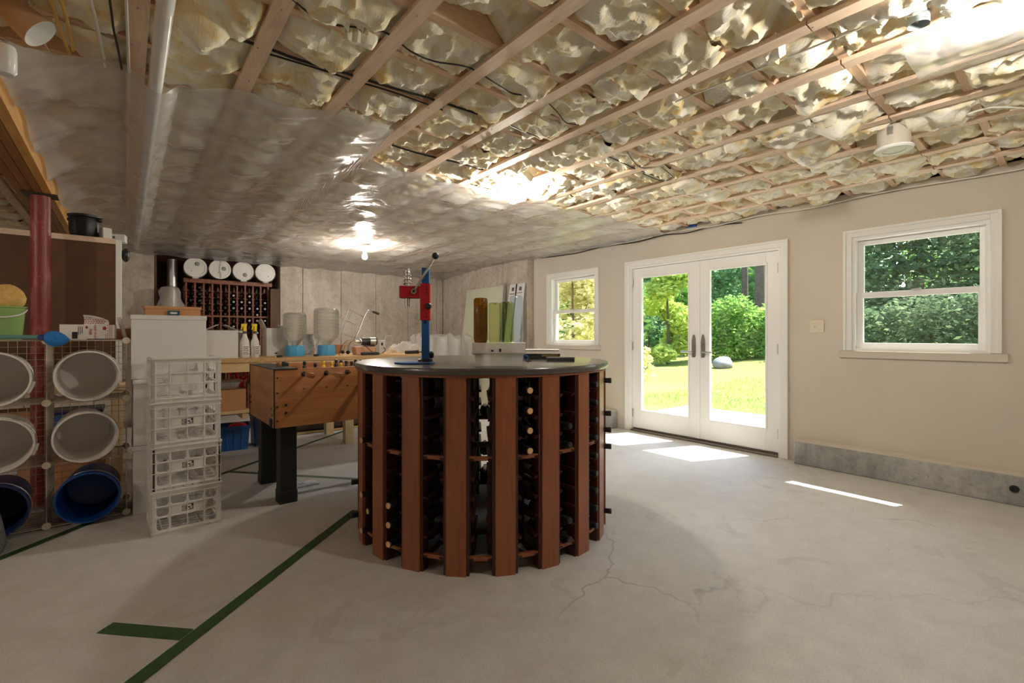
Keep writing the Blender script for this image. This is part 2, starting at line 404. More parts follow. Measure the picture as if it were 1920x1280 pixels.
# back wall, panels left and right of the wine niche
NX0, NX1 = .30, 1.85
wb = MB().box(XL-.2, NX0-.02, YB+.03, YB+.9, 0, ZTOP).box(NX1+.02, XC+.35, YB+.03, YB+.9, 0, ZTOP).box(NX0-.02, NX1+.02, YB+.62, YB+.9, 0, ZTOP).build('wall_back', MT['conc']); tag(wb, kind='structure')
edges = [NX1, 2.186, 2.797, 3.405, 4.02, 4.63, XC]
for a, b in zip(edges[:-1], edges[1:]): MB().box(a+.003, b-.003, YB, YB+.12, 0, 2.36).build('form_panel', MT['conc'], wb, bevel=.006)
xx = NX0
while xx > XL:
    MB().box(max(xx-.61,XL)+.003, xx-.003, YB, YB+.12, 0, 2.36).build('form_panel', MT['conc'], wb, bevel=.006); xx -= .61
MB().box(NX1-.13, NX1, YB+.02, YB+.12, 0, 1.90).build('niche_post', MT['oldwood'], wb, bevel=.004)
MB().box(NX0, NX0+.03, YB+.12, YB+.6, 0, 2.36).build('niche_side', MT['oldwood'], wb)
MB().box(NX0, NX1, YB+.58, YB+.62, 0, 2.42).build('niche_back', MT['rackback'], wb)
MT['plain'] = M('painted_far_wall', rgb(206,198,186), .8)
tag(MB().box(XL-.2, XL, YR-.2, YB, 0, 2.64).build('wall_left', MT['plain']), kind='structure')
tag(MB().box(XL-.2, XW+.15, YR-.2, YR, 0, 2.64).build('wall_rear', MT['plain']), kind='structure')
# foundation curb under the framed wall
def curb(y0, y1, tagk):
    root = MB().box(XC, XW, y0, y1, 0, .205).build('foundation_curb', MT['curb'], bevel=.008); tag(root, kind='structure')
    MB().box(XC+.012, XW, y0+.015, y1-.01, .205, .222).build('curb_ledge', MT['drywall'], root); return root
c1 = curb(YR, 1.69, 1); c2 = curb(3.79, 5.41, 2)
p = on_x(1902, 916, XC)
m = MB().lathe([(.022,0),(.025,.004),(.025,.012),(.015,.012),(.012,.004),(.0001,.003)], 20, axis='x'); m.xf(Matrix.Rotation(PI,4,'Z'))
m.build('pipe_cap', MT['black'], c1, loc=(XC, p.y, p.z))

# ================================================================== ceiling: subfloor, joists, strapping, fiberglass
ce = MB().box(XL-.2, XW+.3, YR-.2, YB+.9, ZTOP, ZTOP+.03).build('ceiling', WOOD('plywood_subfloor', rgb(190,140,96), rgb(160,112,72), 'y', .7)); tag(ce, kind='structure')
JY0, JS = .052, .3065
jm = MB().box(XL, XW-.001, -.019, .019, ZJ, ZTOP).mesh('joist', MT['joist'])
JYS = [JY0 + JS*i for i in range(-12, 26)]
for y in JYS:
    if y < YB-.03: part('joist', jm, ce, (0, y, 0))
BX = [1.29-.033+.4065*i for i in range(-12, 10)]
b1 = MB().box(-.033, .033, YR, .678-.003, ZB, ZJ).mesh('strapping', MT['batten'])
b2 = MB().box(-.033, .033, .678+.003, YB+.3, ZB, ZJ).mesh('strapping', MT['batten'])
for x in BX:
    if XL+.1 < x < 4.85 and not (-.62 < x < -.36):
        part('strapping', b1, ce, (x,0,0)); part('strapping', b2, ce, (x,0,0))
# a few nail heads on the strapping
nm = MB().lathe([(.0001,0),(.004,0),(.004,.002)], 6).mesh('nail_head', MT['steel'])
for x in BX:
    if -.3 < x < 4.8:
        for y in JYS:
            if .2 < y < 3.6: part('nail_head', nm, ce, (x+random.uniform(-.018,.018), y+random.uniform(-.012,.012), ZB-.002))
# black cables clipped along the joists: (photo points with height, radius, label)
CABLE_PX = [
 ([(538,-10,2.385),(610,42,2.385),(716,58,2.388),(770,96,2.388),(815,115,2.385),(880,127,2.388),(935,160,2.39),(965,176,2.39),(1010,178,2.395)], .0035, 'thin black cable sagging between the nearest joists and strapping'),
 ([(330,38,2.392),(410,62,2.392),(500,90,2.390),(560,112,2.390),(640,135,2.390),(720,160,2.390),(800,183,2.390),(870,205,2.390),(920,221,2.390)], .006, 'heavy black cable running along a joist from the white pipe'),
 ([(500,100,2.390),(600,130,2.390),(660,150,2.390),(735,172,2.390),(830,206,2.390)], .004, 'second black cable running beside the heavy one along a joist'),
 ([(735,272,2.390),(780,286,2.390),(828,298,2.390),(860,305,2.390),(905,318,2.390)], .006, 'black cable along a joist above the plastic sheet edge'),
 ([(955,234,2.388),(985,248,2.388),(1010,256,2.388),(1035,260,2.388)], .004, 'short black cable crossing one insulation bay near the bulb'),
 ([(1028,193,2.388),(1045,210,2.38),(1062,230,2.38),(1090,234,2.388)], .003, 'thin black wire drooping over insulation between two straps'),
 ([(1138,292,2.388),(1165,304,2.388),(1195,318,2.388),(1230,330,2.388),(1255,340,2.388)], .004, 'black cable crossing two insulation bays above the doorway'),
 ([(1176,285,2.385),(1190,305,2.38),(1205,315,2.38),(1230,312,2.385)], .003, 'thin black wire hooked over insulation above the doorway'),
 ([(1240,313,2.385),(1255,325,2.38),(1268,337,2.385)], .003, 'tiny black wire end hanging over the door side of the ceiling'),
 ([(1205,325,2.388),(1225,334,2.388),(1248,342,2.388)], .004, 'short black cable tucked between insulation batts near the door'),
 ([(1268,348,2.388),(1285,356,2.388),(1300,362,2.388)], .004, 'short black cable between the last straps before the door wall')]
CABLE_PT = [smooth_path([on_z(*p_) for p_ in pp], 6) for pp, _, _ in CABLE_PX]
CABLES = []
for pts in CABLE_PT:
    q_ = []
    for a_, b_ in zip(pts[:-1], pts[1:]):
        n_ = max(int((b_-a_).length/.02), 1); q_ += [tuple(a_+(b_-a_)*(i/n_)) for i in range(n_)]
    CABLES.append(np.array(q_))
# fiberglass batts, one per joist bay, bellying between the strapping
PIPEX = on_z(313, 0, 2.30).x
def batt(y0, y1, res, x0=-2.4, x1=XW):
    nx = int((x1-x0)/res); ny = max(int((y1-y0+.03)/res), 7)
    X, V = np.meshgrid(np.linspace(x0,x1,nx), np.linspace(-1,1,ny), indexing='ij')
    yc = (y0+y1)/2; Y = yc + V*(y1-y0)/2*1.20
    bx = np.array([b for b in BX]); u = np.min(np.abs(X[...,None]-bx), axis=-1)/.203
    belly = np.clip((u-.10)/.32, 0, 1); belly = belly*belly*(3-2*belly)
    cell = vnoise(np.floor((X-bx[0])/.4065)*3.7+yc*9.1+.5, np.floor(yc*31.0)*1.7+.5+0*X)
    wx = X+.05*(fbm(X*6+8, Y*6, 3)-.5)*2; wy = Y+.05*(fbm(X*6, Y*6+40, 3)-.5)*2
    n1 = fbm(wx*5.5, wy*5.5+yc*3, 3); n2 = fbm(wx*9+31, wy*11, 3); n3 = fbm(wx*34, wy*40+9, 3)
    rid = 1-np.abs(2*n2-1)*2.4
    edge = np.clip(1-np.abs(V)**6*(-.25+2.1*fbm(X*6+3, Y*0+yc*11, 3)), -.6, 1)
    Z = 2.440 - .035*belly*(.3+1.3*cell) - .095*(n1-.42) - .030*rid*(.4+.6*belly) - .015*(n3-.5)
    Z = Z + (1-edge)*.07
    tear = np.clip((fbm(X*2.6+yc*7, Y*2.6+77, 3)-.67)*9, 0, 1); Z = Z + tear*.09
    fyv = np.interp(X, [-.4,1.21,1.275,4.9], [2.50,2.50,3.0,3.0])
    Z = np.where(np.abs(X-PIPEX) < .055, np.maximum(Z, 2.358), Z); Z = np.where((X > 2.40) & (X < 2.92) & (Y < .52), np.maximum(Z, ZB+.004), Z)
    Z = np.clip(Z, np.where((Y > fyv) & (X > -.4), ZB+.003, 2.340), ZTOP-.01)
    for cp in CABLES:
        if cp[:,1].max() < y0-.1 or cp[:,1].min() > y1+.1: continue
        dd = np.full(X.shape, 9.0); zz = np.zeros(X.shape)
        for (cx_, cy_, cz_) in cp:
            q_ = (X-cx_)**2+(Y-cy_)**2; zz = np.where(q_ < dd, cz_, zz); dd = np.minimum(dd, q_)
        Z = np.where(dd < .024**2, np.maximum(Z, zz+.012), Z)
    low = Z < ZJ
    Z = np.where((u < .22) & (Z < ZJ+.004), ZJ+.004+.01*n3, Z)
    Y = np.where(low, Y, np.clip(Y, y0+.002, y1-.002))
    X = X + (n3-.5)*.02*belly; Y = Y + (fbm(X*30+5, Y*30, 2)-.5)*.018*edge
    return MB().grid(np.dstack([X, Y, Z])).build('insulation_batt', MT['insul'], ce)
for i in range(len(JYS)-1):
    y0, y1 = JYS[i]+.019, JYS[i+1]-.019
    if y1 < -.1 or y0 > YB-.1: continue
    batt(y0, min(y1, YB-.02), .0125 if y0 < 3.4 else (.017 if y0 < 4.6 else .028))

# ================================================================== beam and column
BXR, BXL, BZ = -.39, -.575, 2.155
bm = thing('support_beam', 'laminated yellow-brown timber beam of four plies above the red column', 'beam', (0,0,0))
pw = (BXR-BXL)/4
for i in range(4):
    a = BXL+i*pw; MB().box(a+.0012, a+pw-.0012, -1.2, YB+.02, BZ, ZJ).build('ply', MT['lvl_s'] if i == 3 else MT['lvl_b'], bm, bevel=.002)
cl = thing('steel_column', 'red painted round steel post under the timber beam', 'column', (-.452, 4.58, 0))
MB().lathe([(.052,.012),(.052,BZ-.012)], 32).build('post', MT['redsteel'], cl)
MB().box(-.09,.09,-.09,.09,0,.012).build('base_plate', MT['steel'], cl)
MB().box(-.088,.088,-.07,.07,BZ-.012,BZ-.0005).build('cap_plate', M('dark_steel', rgb(70,66,62), .5, .6), cl)

# ================================================================== clear plastic vapour sheet under the strapping
def sheet():
    fx = np.array([-.36,-.23,.18,.44,.79,1.21,1.275,1.64,2.09,2.85,3.70,4.56,4.88]); fy = np.array([2.50,2.63,2.70,2.60,2.557,2.53,3.10,3.09,3.10,3.05,3.02,3.005,3.03])
    nx, ny = 330, 300
    xs = np.linspace(-.375, 4.86, nx); front = np.interp(xs, fx, fy) + (fbm(xs*6, xs*0, 3)-.5)*.05
    T = np.linspace(0, 1, ny)
    X = np.repeat(xs[:,None], ny, 1); Y = front[:,None] + (YB-.004-front[:,None])*T[None,:]
    bx = np.array(BX); u = np.min(np.abs(X[...,None]-bx), axis=-1)/.203
    sag = np.clip((u-.16)/.84, 0, 1)
    st = (Y % .41)/.41; stap = .4+.6*np.sin(PI*st)**2
    Z = ZB-.004 - .026*sag*stap*(.5+fbm(X*3, Y*3, 2)) - .010*(fbm(X*6+Y*3, Y*8-X*3, 3)) - .009*np.abs(fbm(X*7+Y*9, Y*4-X*6, 3)-.5)*2
    Z = Z - .105*np.clip((Y-6.3)/1.6, 0, 1)**1.3
    xl = np.clip((-.12-X)/.255, 0, 1); Z = Z - .16*xl**1.5*(.75+.5*fbm(X*0+2, Y*5, 3)) - .03*xl*np.sin(Y*9+3*fbm(Y*2,X*4,2))
    Z = np.minimum(Z, Z*0+2.40-.118*np.exp(-((X-PIPEX)/.09)**2))
    xr = np.clip((X-4.70)/.16, 0, 1); Z = Z - .035*xr*fbm(X*0, Y*7, 3)
    cr = np.where(X > XC-.01, np.minimum(1, np.clip((Y-5.36)/.05,0,1)), 0); X = X - cr*(X-(XC-.012))
    return MB().grid(np.dstack([X, Y, Z]))
tag(sheet().build('plastic_sheet', MT['poly']), 'large clear wrinkled plastic sheet stapled under the ceiling strapping', 'plastic sheet')

# ================================================================== windows and door in the right wall
def window(name, y0, y1, z0, z1, kind='hung'):
    root = bpy.data.objects.new(name, None); COL.objects.link(root); root.location = (XW, (y0+y1)/2, z0); tag(root, kind='structure')
    w2 = (y1-y0)/2; h = z1-z0; cw = .062
    if kind == 'hung':
        m = MB().box(-.016,-.0005,-w2-cw,-w2,0,h+cw).box(-.016,-.0005,w2,w2+cw,0,h+cw).box(-.016,-.0005,-w2,w2,h,h+cw)
        m.box(-.024,-.016,-w2-cw,-w2-cw+.022,0,h+cw).box(-.024,-.016,w2+cw-.022,w2+cw,0,h+cw).box(-.024,-.016,-w2-cw+.022,w2+cw-.022,h+cw-.022,h+cw)
        m.build('casing', MT['trimw'], root, bevel=.003)
        MB().box(-.022,-.0005,-w2-cw-.03,w2+cw+.03,-.062,-.002).build('window_sill', MT['drywall'], root, bevel=.003)
    j = .022
    MB().box(0,.15,-w2,-w2+j,0,h).box(0,.15,w2-j,w2,0,h).box(0,.15,-w2+j,w2-j,h-j,h).box(0,.15,-w2+j,w2-j,0,j).build('jamb', MT['white'], root)
    def sash(n, za, zb, xa, fw):
        s = MB().box(xa,xa+.035,-w2+j,-w2+j+fw,za,zb).box(xa,xa+.035,w2-j-fw,w2-j,za,zb).box(xa,xa+.035,-w2+j+fw,w2-j-fw,za,za+fw).box(xa,xa+.035,-w2+j+fw,w2-j-fw,zb-fw,zb).build('sash', MT['white'], root, bevel=.002)
        MB().box(xa+.014,xa+.020,-w2+j+fw,w2-j-fw,za+fw,zb-fw).build('pane', MT['glass'], s); return s
    if kind == 'hung':
        mid = j+(h-2*j)*.49
        sash('upper', mid-.018, h-j, .085, .042); lo = sash('lower', j, mid+.02, .045, .046)
        MB().box(.028,.046,-.03,.03,mid+.02,mid+.030).build('sash_lock', MT['nickel'], lo)
    else:
        n = 2
        for i in range(n):
            a = -w2+j+(2*w2-2*j)*i/n; b = -w2+j+(2*w2-2*j)*(i+1)/n; f = .07
            s = MB().box(.05,.09,a,a+f,j,h-j).box(.05,.09,b-f,b,j,h-j).box(.05,.09,a+f,b-f,j,j+f*2).box(.05,.09,a+f,b-f,h-j-f,h-j).build('sash', MT['white'], root)
            MB().box(.068,.074,a+f,b-f,j+2*f,h-j-f).build('pane', MT['glass'], s)
    return root
window('window_1', *OPEN[2]); window('window_2', *OPEN[0])

def french_door():
    y0, y1, z0, z1 = OPEN[1]; root = bpy.data.objects.new('door_1', None); COL.objects.link(root); root.location = (XW, (y0+y1)/2, 0); tag(root, kind='structure')
    w2 = (y1-y0)/2; h = z1; cw = .066
    m = MB().box(-.018,-.0005,-w2-cw,-w2+.004,0.002,h+cw).box(-.018,-.0005,w2-.004,w2+cw,0.002,h+cw).box(-.018,-.0005,-w2,w2,h-.004,h+cw)
    m.box(-.027,-.018,-w2-cw,-w2-cw+.022,.002,h+cw).box(-.027,-.018,w2+cw-.022,w2+cw,.002,h+cw).box(-.027,-.018,-w2-cw+.022,w2+cw-.022,h+cw-.022,h+cw)
    m.build('casing', MT['trimw'], root, bevel=.003)
    j = .024
    MB().box(-.004,.15,-w2,-w2+j,.0,h).box(-.004,.15,w2-j,w2,.0,h).box(-.004,.15,-w2+j,w2-j,h-j,h).build('jamb', MT['white'], root)
    MB().box(-.03,.15,-w2+j,w2-j,.001,.022).box(.03,.15,-w2+j,w2-j,.022,.036).build('threshold', M('dark_bronze_sill', rgb(120,112,104), .45, .6), root, bevel=.004)
    mid = (2.70-(y0+y1)/2)
    for (a, b, sd) in ((-w2+j+.003, mid-.002, 1), (mid+.002, w2-j-.003, -1)):
        X0, X1 = .022, .066; st, br, tr = .122, .222, .118; zb, zt = .040, h-j-.003
        d = MB().box(X0,X1,a,a+st,zb,zt).box(X0,X1,b-st,b,zb,zt).box(X0,X1,a+st,b-st,zb,zb+br).box(X0,X1,a+st,b-st,zt-tr,zt).build('door_leaf', MT['white'], root, bevel=.002)
        MB().box(X0+.019,X0+.025,a+st,b-st,zb+br,zt-tr).build('pane', MT['glass'], d)
        g = .014
        MB().box(X0-.006,X0+.004,a+st-g,a+st+.004,zb+br-g,zt-tr+g).box(X0-.006,X0+.004,b-st-.004,b-st+g,zb+br-g,zt-tr+g).box(X0-.006,X0+.004,a+st,b-st,zb+br-g,zb+br+.004).box(X0-.006,X0+.004,a+st,b-st,zt-tr-.004,zt-tr+g).build('glazing_bead', MT['white'], d, bevel=.003)
        hy = (b-.05) if sd == 1 else (a+.055)
        hm = MB(); pts = [(-.110,.014),(-.098,.019),(-.05,.021),(.05,.021),(.085,.019),(.125,.011),(.14,.004)]
        vs = [(X0-.008, hy+wd*sg, 1.05+zz) for sg in (1,-1) for (zz, wd) in (pts if sg == 1 else pts[::-1])]
        n = len(vs); vs2 = [(X0+.001, p_[1], p_[2]) for p_ in vs]
        hm.add(vs+vs2, [tuple(range(n)), tuple(reversed(range(n,2*n)))]+[(i,(i+1)%n,n+(i+1)%n,n+i) for i in range(n)])
        hp = hm.build('handle_plate', MT['nickel'], d, bevel=.002)
        dirn = -1 if sd == 1 else 1
        MB().tube(smooth_path([(X0-.006,hy,1.0),(X0-.045,hy,1.0),(X0-.055,hy+dirn*.02,1.0),(X0-.055,hy+dirn*.13,1.0)],5), .009, 8).build('lever', MT['nickel'], hp)
        if sd == 1: MB().cyl((X0-.02,hy,1.09),(X0-.006,hy,1.09),.012,10).build('thumb_turn', MT['nickel'], hp)
        for hz in (.22, 1.05, 1.84):
            yy = a+.002 if sd == 1 else b-.002
            MB().cyl((X0-.010,yy,hz-.05),(X0-.010,yy,hz+.05),.008,8).build('hinge', MT['nickel'], d)
    MB().box(.014,.024,mid-.018,mid+.018,.04,h-j-.01).build('astragal', MT['white'], root, bevel=.002)
french_door()
# light switch
sw = thing('light_switch', 'ivory double toggle light switch plate on the beige wall', 'switch', (XW-.0005, 1.54, 1.205))
MB().box(-.006,0,-.057,.057,0,.116).build('plate', MT['cream'], sw, bevel=.003)
for dy in (-.024,.024):
    MB().box(-.016,-.006,dy-.005,dy+.005,.05,.068).build('toggle', MT['white'], sw, bevel=.001)
    for dz in (.028,.088): MB().cyl((-.0075,dy,dz),(-.006,dy,dz),.003,8).build('screw', MT['nickel'], sw)

# floor tape
def tape(pa, pb, w, label):
    a = on_z(pa[0],pa[1],0); b = on_z(pb[0],pb[1],0); d = (b-a).normalized(); n = Vector((-d.y,d.x,0))*w/2
    m = MB(); k = max(int((b-a).length/.12),2); P = []
    for i in range(k+1):
        q = a+(b-a)*(i/k); r = 1+random.uniform(-.03,.03); P.append([tuple(q+n*r+Vector((0,0,.0012))), tuple(q-n*r+Vector((0,0,.0012)))])
    m.grid(np.array(P), False); o = m.build('floor_tape', MT['tape'])
    mo = o.modifiers.new('thick','SOLIDIFY'); mo.thickness = .0011; mo.offset = -1
    return tag(o, label, 'tape', 'green tape lines on the floor')
tape((225,1300),(668,957),.062,'long green tape line on the floor running to the round wine rack')
tape((197,1177),(350,1190),.07,'short green tape stub on the floor joining the long tape line')
tape((-40,1063),(170,979),.05,'green tape line on the floor below the wire cube shelf')
tape((400,894),(690,792),.045,'faded green tape line on the floor passing behind the foosball table legs')
tape((427,884),(672,898),.045,'faded green tape line between foosball table legs and wine rack')

# ================================================================== wire cube shelf with pails
SX = [-.745, -.37, .005]; SZ = [.014, .392, .770, 1.148]; SY0, SY1 = 4.0, 4.36
sh = thing('wire_cube_shelf', 'beige wire grid cube shelf with round connectors holding pails on their sides', 'shelf', (-.37, 4.18, 0))
def panel_mesh(a, b, nrm):                       # a x b grid of wires in local xy
    m = MB(); k = 9
    for i in range(k+1):
        r = .0034 if i in (0,k) else .0018
        m.tube([(a*i/k,0,0),(a*i/k,b,0)], r, 5); m.tube([(0,b*i/k,.0015),(a,b*i/k,.0015)], r, 5)
    return m.mesh('wire_panel', MT['wire'])
ox, oy = -.37, 4.18
pm_h = panel_mesh(.375, SY1-SY0, 0); pm_b = panel_mesh(.375, .378, 0); pm_s = panel_mesh(SY1-SY0, .378, 0)
for i in range(2):
    for z in SZ: part('wire_panel', pm_h, sh, (SX[i]-ox, SY0-oy, z))
    for z in SZ[:-1]: part('wire_panel', pm_b, sh, (SX[i]-ox, SY1-oy, z), (PI/2,0,0))
for x in SX:
    for z in SZ[:-1]: part('wire_panel', pm_s, sh, (x-ox, SY0-oy, z), (PI/2,0,PI/2))
cm = MB().lathe([(.0001,0),(.020,0),(.022,.004),(.022,.012),(.0001,.013)], 20, axis='y').mesh('connector', MT['cream'])
for x in SX:
    for z in SZ:
        part('connector', cm, sh, (x-ox, SY0-oy-.014, z+.009 if z < .1 else z)); part('connector', cm, sh, (x-ox, SY1-oy+.003, z+.009 if z < .1 else z))

MT['pail_in'] = M('white_pail_plastic', rgb(226,222,218), .42, var=.03, vs=4)
MT['ltgreen'] = M('green_pail_plastic', rgb(156,222,140), .35, var=.08, vs=4, **{'Subsurface Weight': .0})
def pail(name, x, z, mat, label, yaw=0.0, roll=0.0, group='pails lying in the wire shelf', y=3.92, grip=True):
    r = thing(name, label, 'pail', (x, y+.18, z), yaw, group)
    R = .150
    prof = [(.0001,.345),(.128,.345),(.134,.34),(.140,.20),(R-.004,.02),(R-.004,.0),(R+.006,.0),(R+.006,.014),(R,.018),(R,.05),(R+.005,.052),(R+.005,.060),(R-.001,.064),(.138,.362),(.128,.366),(.0001,.366)]
    MB().lathe(prof, 40, c=(0,-.18,R+.006), axis='y').build('bucket', mat, r)
    # wire bail hanging down from the two ears
    pts = []
    for i in range(15):
        t = roll+math.radians(-86+172*i/14); b_ = math.sin(PI*i/14); pts.append(((R+.008+.004*b_)*math.cos(t), -.135-.012*b_, R+.006+(R+.008+.004*b_)*math.sin(t)))
    b = MB().tube(pts, .0022, 5).build('bail', MT['steel'], r)
    if grip: MB().tube(pts[6:9], .010, 8).build('grip', MT['plastic_w'], b)
    return r
gz = [z+.004 for z in SZ]
pail('plastic_pail', -.188, gz[2], MT['pail_in'], 'white pail in the top cube below the trash bag box', .05, 1.6, grip=False)
pail('plastic_pail', -.203, gz[1], MT['pail_in'], 'white pail in the middle cube directly above the open blue pail', .09, 1.2, grip=False)
pail('plastic_pail', -.172, gz[0], MT['bucketblue'], 'deep blue pail in the bottom cube beside the white box stack', -.04, .5, grip=False)
pail('plastic_pail', -.585, gz[2], MT['pail_in'], 'white pail in the top cube below the green bucket', .03, -.35)
pail('plastic_pail', -.575, gz[1], MT['pail_in'], 'white pail in the middle cube above the dark navy pail', .05, -.3)
pail('plastic_pail', -.592, gz[0], MT['dkblue_pl'], 'dark navy pail in the bottom cube behind the grey wool roll', .03, .6, grip=False)

# things lying on top of the shelf
zt = SZ[3]+.006
g = thing('small_bucket', 'translucent light green bucket holding a tan sponge', 'bucket', (-.575, 4.17, zt))
MT['green_tr'] = THIN('translucent_green_plastic', rgb(205,238,196), 1.45, .2, .58, rgb(198,230,160))
MB().lathe([(.0001,.004),(.078,.004),(.078,0),(.083,0),(.098,.192),(.106,.196),(.106,.203),(.094,.203),(.080,.012),(.0001,.012)], 32).build('bucket_body', MT['green_tr'], g)
hp = [(.105*math.cos(t), -.02-.085*math.sin(t), .185-.05*math.sin(t)) for t in [PI*i/12 for i in range(13)]]
MB().tube(hp, .005, 6).build('bucket_handle', MT['plastic_w'], g)
MT['sponge'] = M('tan_sponge', rgb(226,186,112), .95, var=.18, vs=50, bump=.8, bs=120)
m = MB().sphere((0,0,0), .09, 20, 14, (1.0,.6,.95)); NP = np.array(m.v); d = (fbm(NP[:,0]*14+3, NP[:,2]*14+NP[:,1]*9, 3)-.5)*.03
m.v = [tuple(p_*(1+dd/.09)) for p_, dd in zip(NP, d)]
tag(m.build('sponge', MT['sponge'], None, (-.565, 4.17, zt+.253)), 'large tan sponge sticking out of the light green bucket', 'sponge')

tb = thing('trash_bag_box', 'white and red printed box of clear trash bags with torn flap', 'box', (-.185, 4.165, zt), -.12)
MB().box(-.135,.135,-.045,.045,0,.098).build('carton', MT['paper'], tb, bevel=.002)
m = MB(); P = []
for i in range(9):
    for_row = []
    for j in range(6):
        x = -.02+.125*i/8; z = .098+.062*j/5*(1-.55*(i/8)**2); for_row.append((x, -.035+.02*math.sin(j*.8)+.012*math.sin(i*1.3), z))
    P.append(for_row)
fl_ = m.grid(np.array(P)).build('torn_flap', MT['paper'], tb); fl_.modifiers.new('t','SOLIDIFY').thickness = .001
MT['printred'] = M('print_red', rgb(176,40,54), .7); MT['printgrey'] = M('print_grey', rgb(96,92,98), .7); MT['printblk'] = M('print_dark', rgb(44,42,44), .7)
def text(body, size, mat, parent, M4, name='printed_text', ext=.0004):
    cu = bpy.data.curves.new('txt', 'FONT'); cu.body = body; cu.size = size; cu.align_x = 'CENTER'; cu.align_y = 'CENTER'; cu.extrude = ext
    o = bpy.data.objects.new('tmp', cu); COL.objects.link(o)
    dg = bpy.context.evaluated_depsgraph_get(); me = bpy.data.meshes.new_from_object(o.evaluated_get(dg)); bpy.data.objects.remove(o)
    me.transform(M4); me.materials.clear(); me.materials.append(mat)
    q = bpy.data.objects.new(name, me); COL.objects.link(q); q.parent = parent; return q
def face_m(x, y, z, rot=0.0):                     # text plane facing -y at (x,y,z), spun by rot
    return Matrix.Translation((x,y,z)) @ Matrix.Rotation(PI/2,4,'X') @ Matrix.Rotation(rot,4,'Z')
text('clear trash\nbags', .022, MT['printred'], tb, face_m(.028,-.0456,.05,-PI/2))
dm = MB()
for k in range(3): dm.box(-.046+.009*k,-.042+.009*k,-.0456,-.045,.03+.006*k,.085)
dm.build('small_print', MT['printgrey'], tb)
for (x,z,a,b) in ((-.004,.080,.006,.010),(.085,.074,.010,.012)):
    n = 16; MB().add([(x+a*math.cos(2*PI*i/n),-.0457,z+b*math.sin(2*PI*i/n)) for i in range(n)], [tuple(range(n))]).build('printed_emblem', MT['printred'], tb)
dm = MB()
for i in range(7):
    for j in range(11):
        x = .072+.008*(j%2)+i*.010; z = .006+j*.0088
        if x < .13 and (x > .10 or (j < 4 and x > .085) or i > 4):
            dm.add([(x-.0035,-.0456,z),(x,-.0456,z-.0035),(x+.0035,-.0456,z),(x,-.0456,z+.0035)], [(0,1,2,3)])
dm.build('printed_diamonds', MT['printred'], tb)
dm = MB()
for i in range(8):
    for j in range(3):
        x = -.012+i*.013+.006*(j%2); z = .108+j*.011
        dm.add([(x-.004,-.0372,z),(x,-.0372,z-.004),(x+.004,-.0372,z),(x,-.0372,z+.004)], [(0,1,2,3)])
dm.build('printed_flap_diamonds', MT['printred'], tb)
MB().box(-.075,-.048,-.0456,-.045,.006,.05).build('printed_photo', MT['printblk'], tb)
text('trash bags', .012, MT['printblk'], tb, face_m(.03,-.0372,.142,PI))
# scrub brush with pole
br = thing('scrub_brush', 'bright blue bristle scrub brush on a teal pole lying on the wire shelf', 'brush', (-.32, 3.982, zt+.001))
MT['bristle'] = M('blue_bristles', rgb(36,130,214), .7, var=.3, vs=160, bump=1.0, bs=220, bd=.006)
m = MB(); P = []
for i in range(11):
    t = i/10; row = []
    for j in range(17):
        a = 2*PI*j/16; hw = .052*(math.sin(PI*min(t*.95+.08,1))**.55)*(1-.25*t); row.append((-.052+.112*t, -.052+.024*math.sin(a)-.008*t, .010+hw*math.cos(a)-.010*t))
    P.append(row)
m.grid(np.array(P)).build('bristles', MT['bristle'], br)
MB().tube([(-.36,.02,.018),(-.06,-.02,.016)], .013, 10).build('pole', M('teal_pole', rgb(96,148,140), .5), br)
MB().tube([(-.075,-.02,.016),(-.04,-.04,.012)], [.017,.024], 10).build('socket', MT['bucketblue'], br)
# odds behind the trash bag box
cb = MB().box(-.05,.05,-.006,.006,0,.075).build('cardboard_scrap', MT['card'], None, (-.015,4.27,zt), -.2); tag(cb, 'small upright brown cardboard piece behind the trash bag box', 'cardboard')
tb2 = MB().cyl((0,0,.012),(-.035,.0,.155),.012,12).build('paper_tube', MT['paper'], None, (.0,4.21,zt)); tag(tb2, 'white paper tube leaning at the corner of the wire shelf', 'tube')
for i, (x, y, a, ln, mt, nm, lb) in enumerate([(-.04,4.06,.35,.22,'cable_k','black_rod','thin black rod lying on the wire shelf by the corner'),(-.06,4.03,-.12,.26,'brownboard','brown_stick','flat brown wooden stick lying along the wire shelf edge')]):
    tag(MB().box(-ln/2,ln/2,-.008,.008,0,.006).build(nm, MT[mt], None, (x,y,zt), a), lb, 'stick')

# grey wool roll at the picture's edge
p = on_z(-48, 1046, 0)
m = MB().lathe([(.0001,0),(.10,.0),(.118,.05),(.110,.16),(.085,.25),(.03,.30),(.0001,.305)], 28)
NP = np.array(m.v); dd = (fbm(NP[:,0]*30+9, NP[:,2]*30+NP[:,1]*20, 3)-.5)*.035; NP[:,:2] *= (1+dd/.11)[:,None]; m.v = [tuple(q) for q in NP]
tag(m.build('wool_roll', M('grey_wool', rgb(128,130,136), .95, var=.5, vs=140, bump=1.0, bs=160), None, (p.x, p.y, 0)), 'rolled grey woolly blanket standing on the floor before the wire shelf', 'blanket')

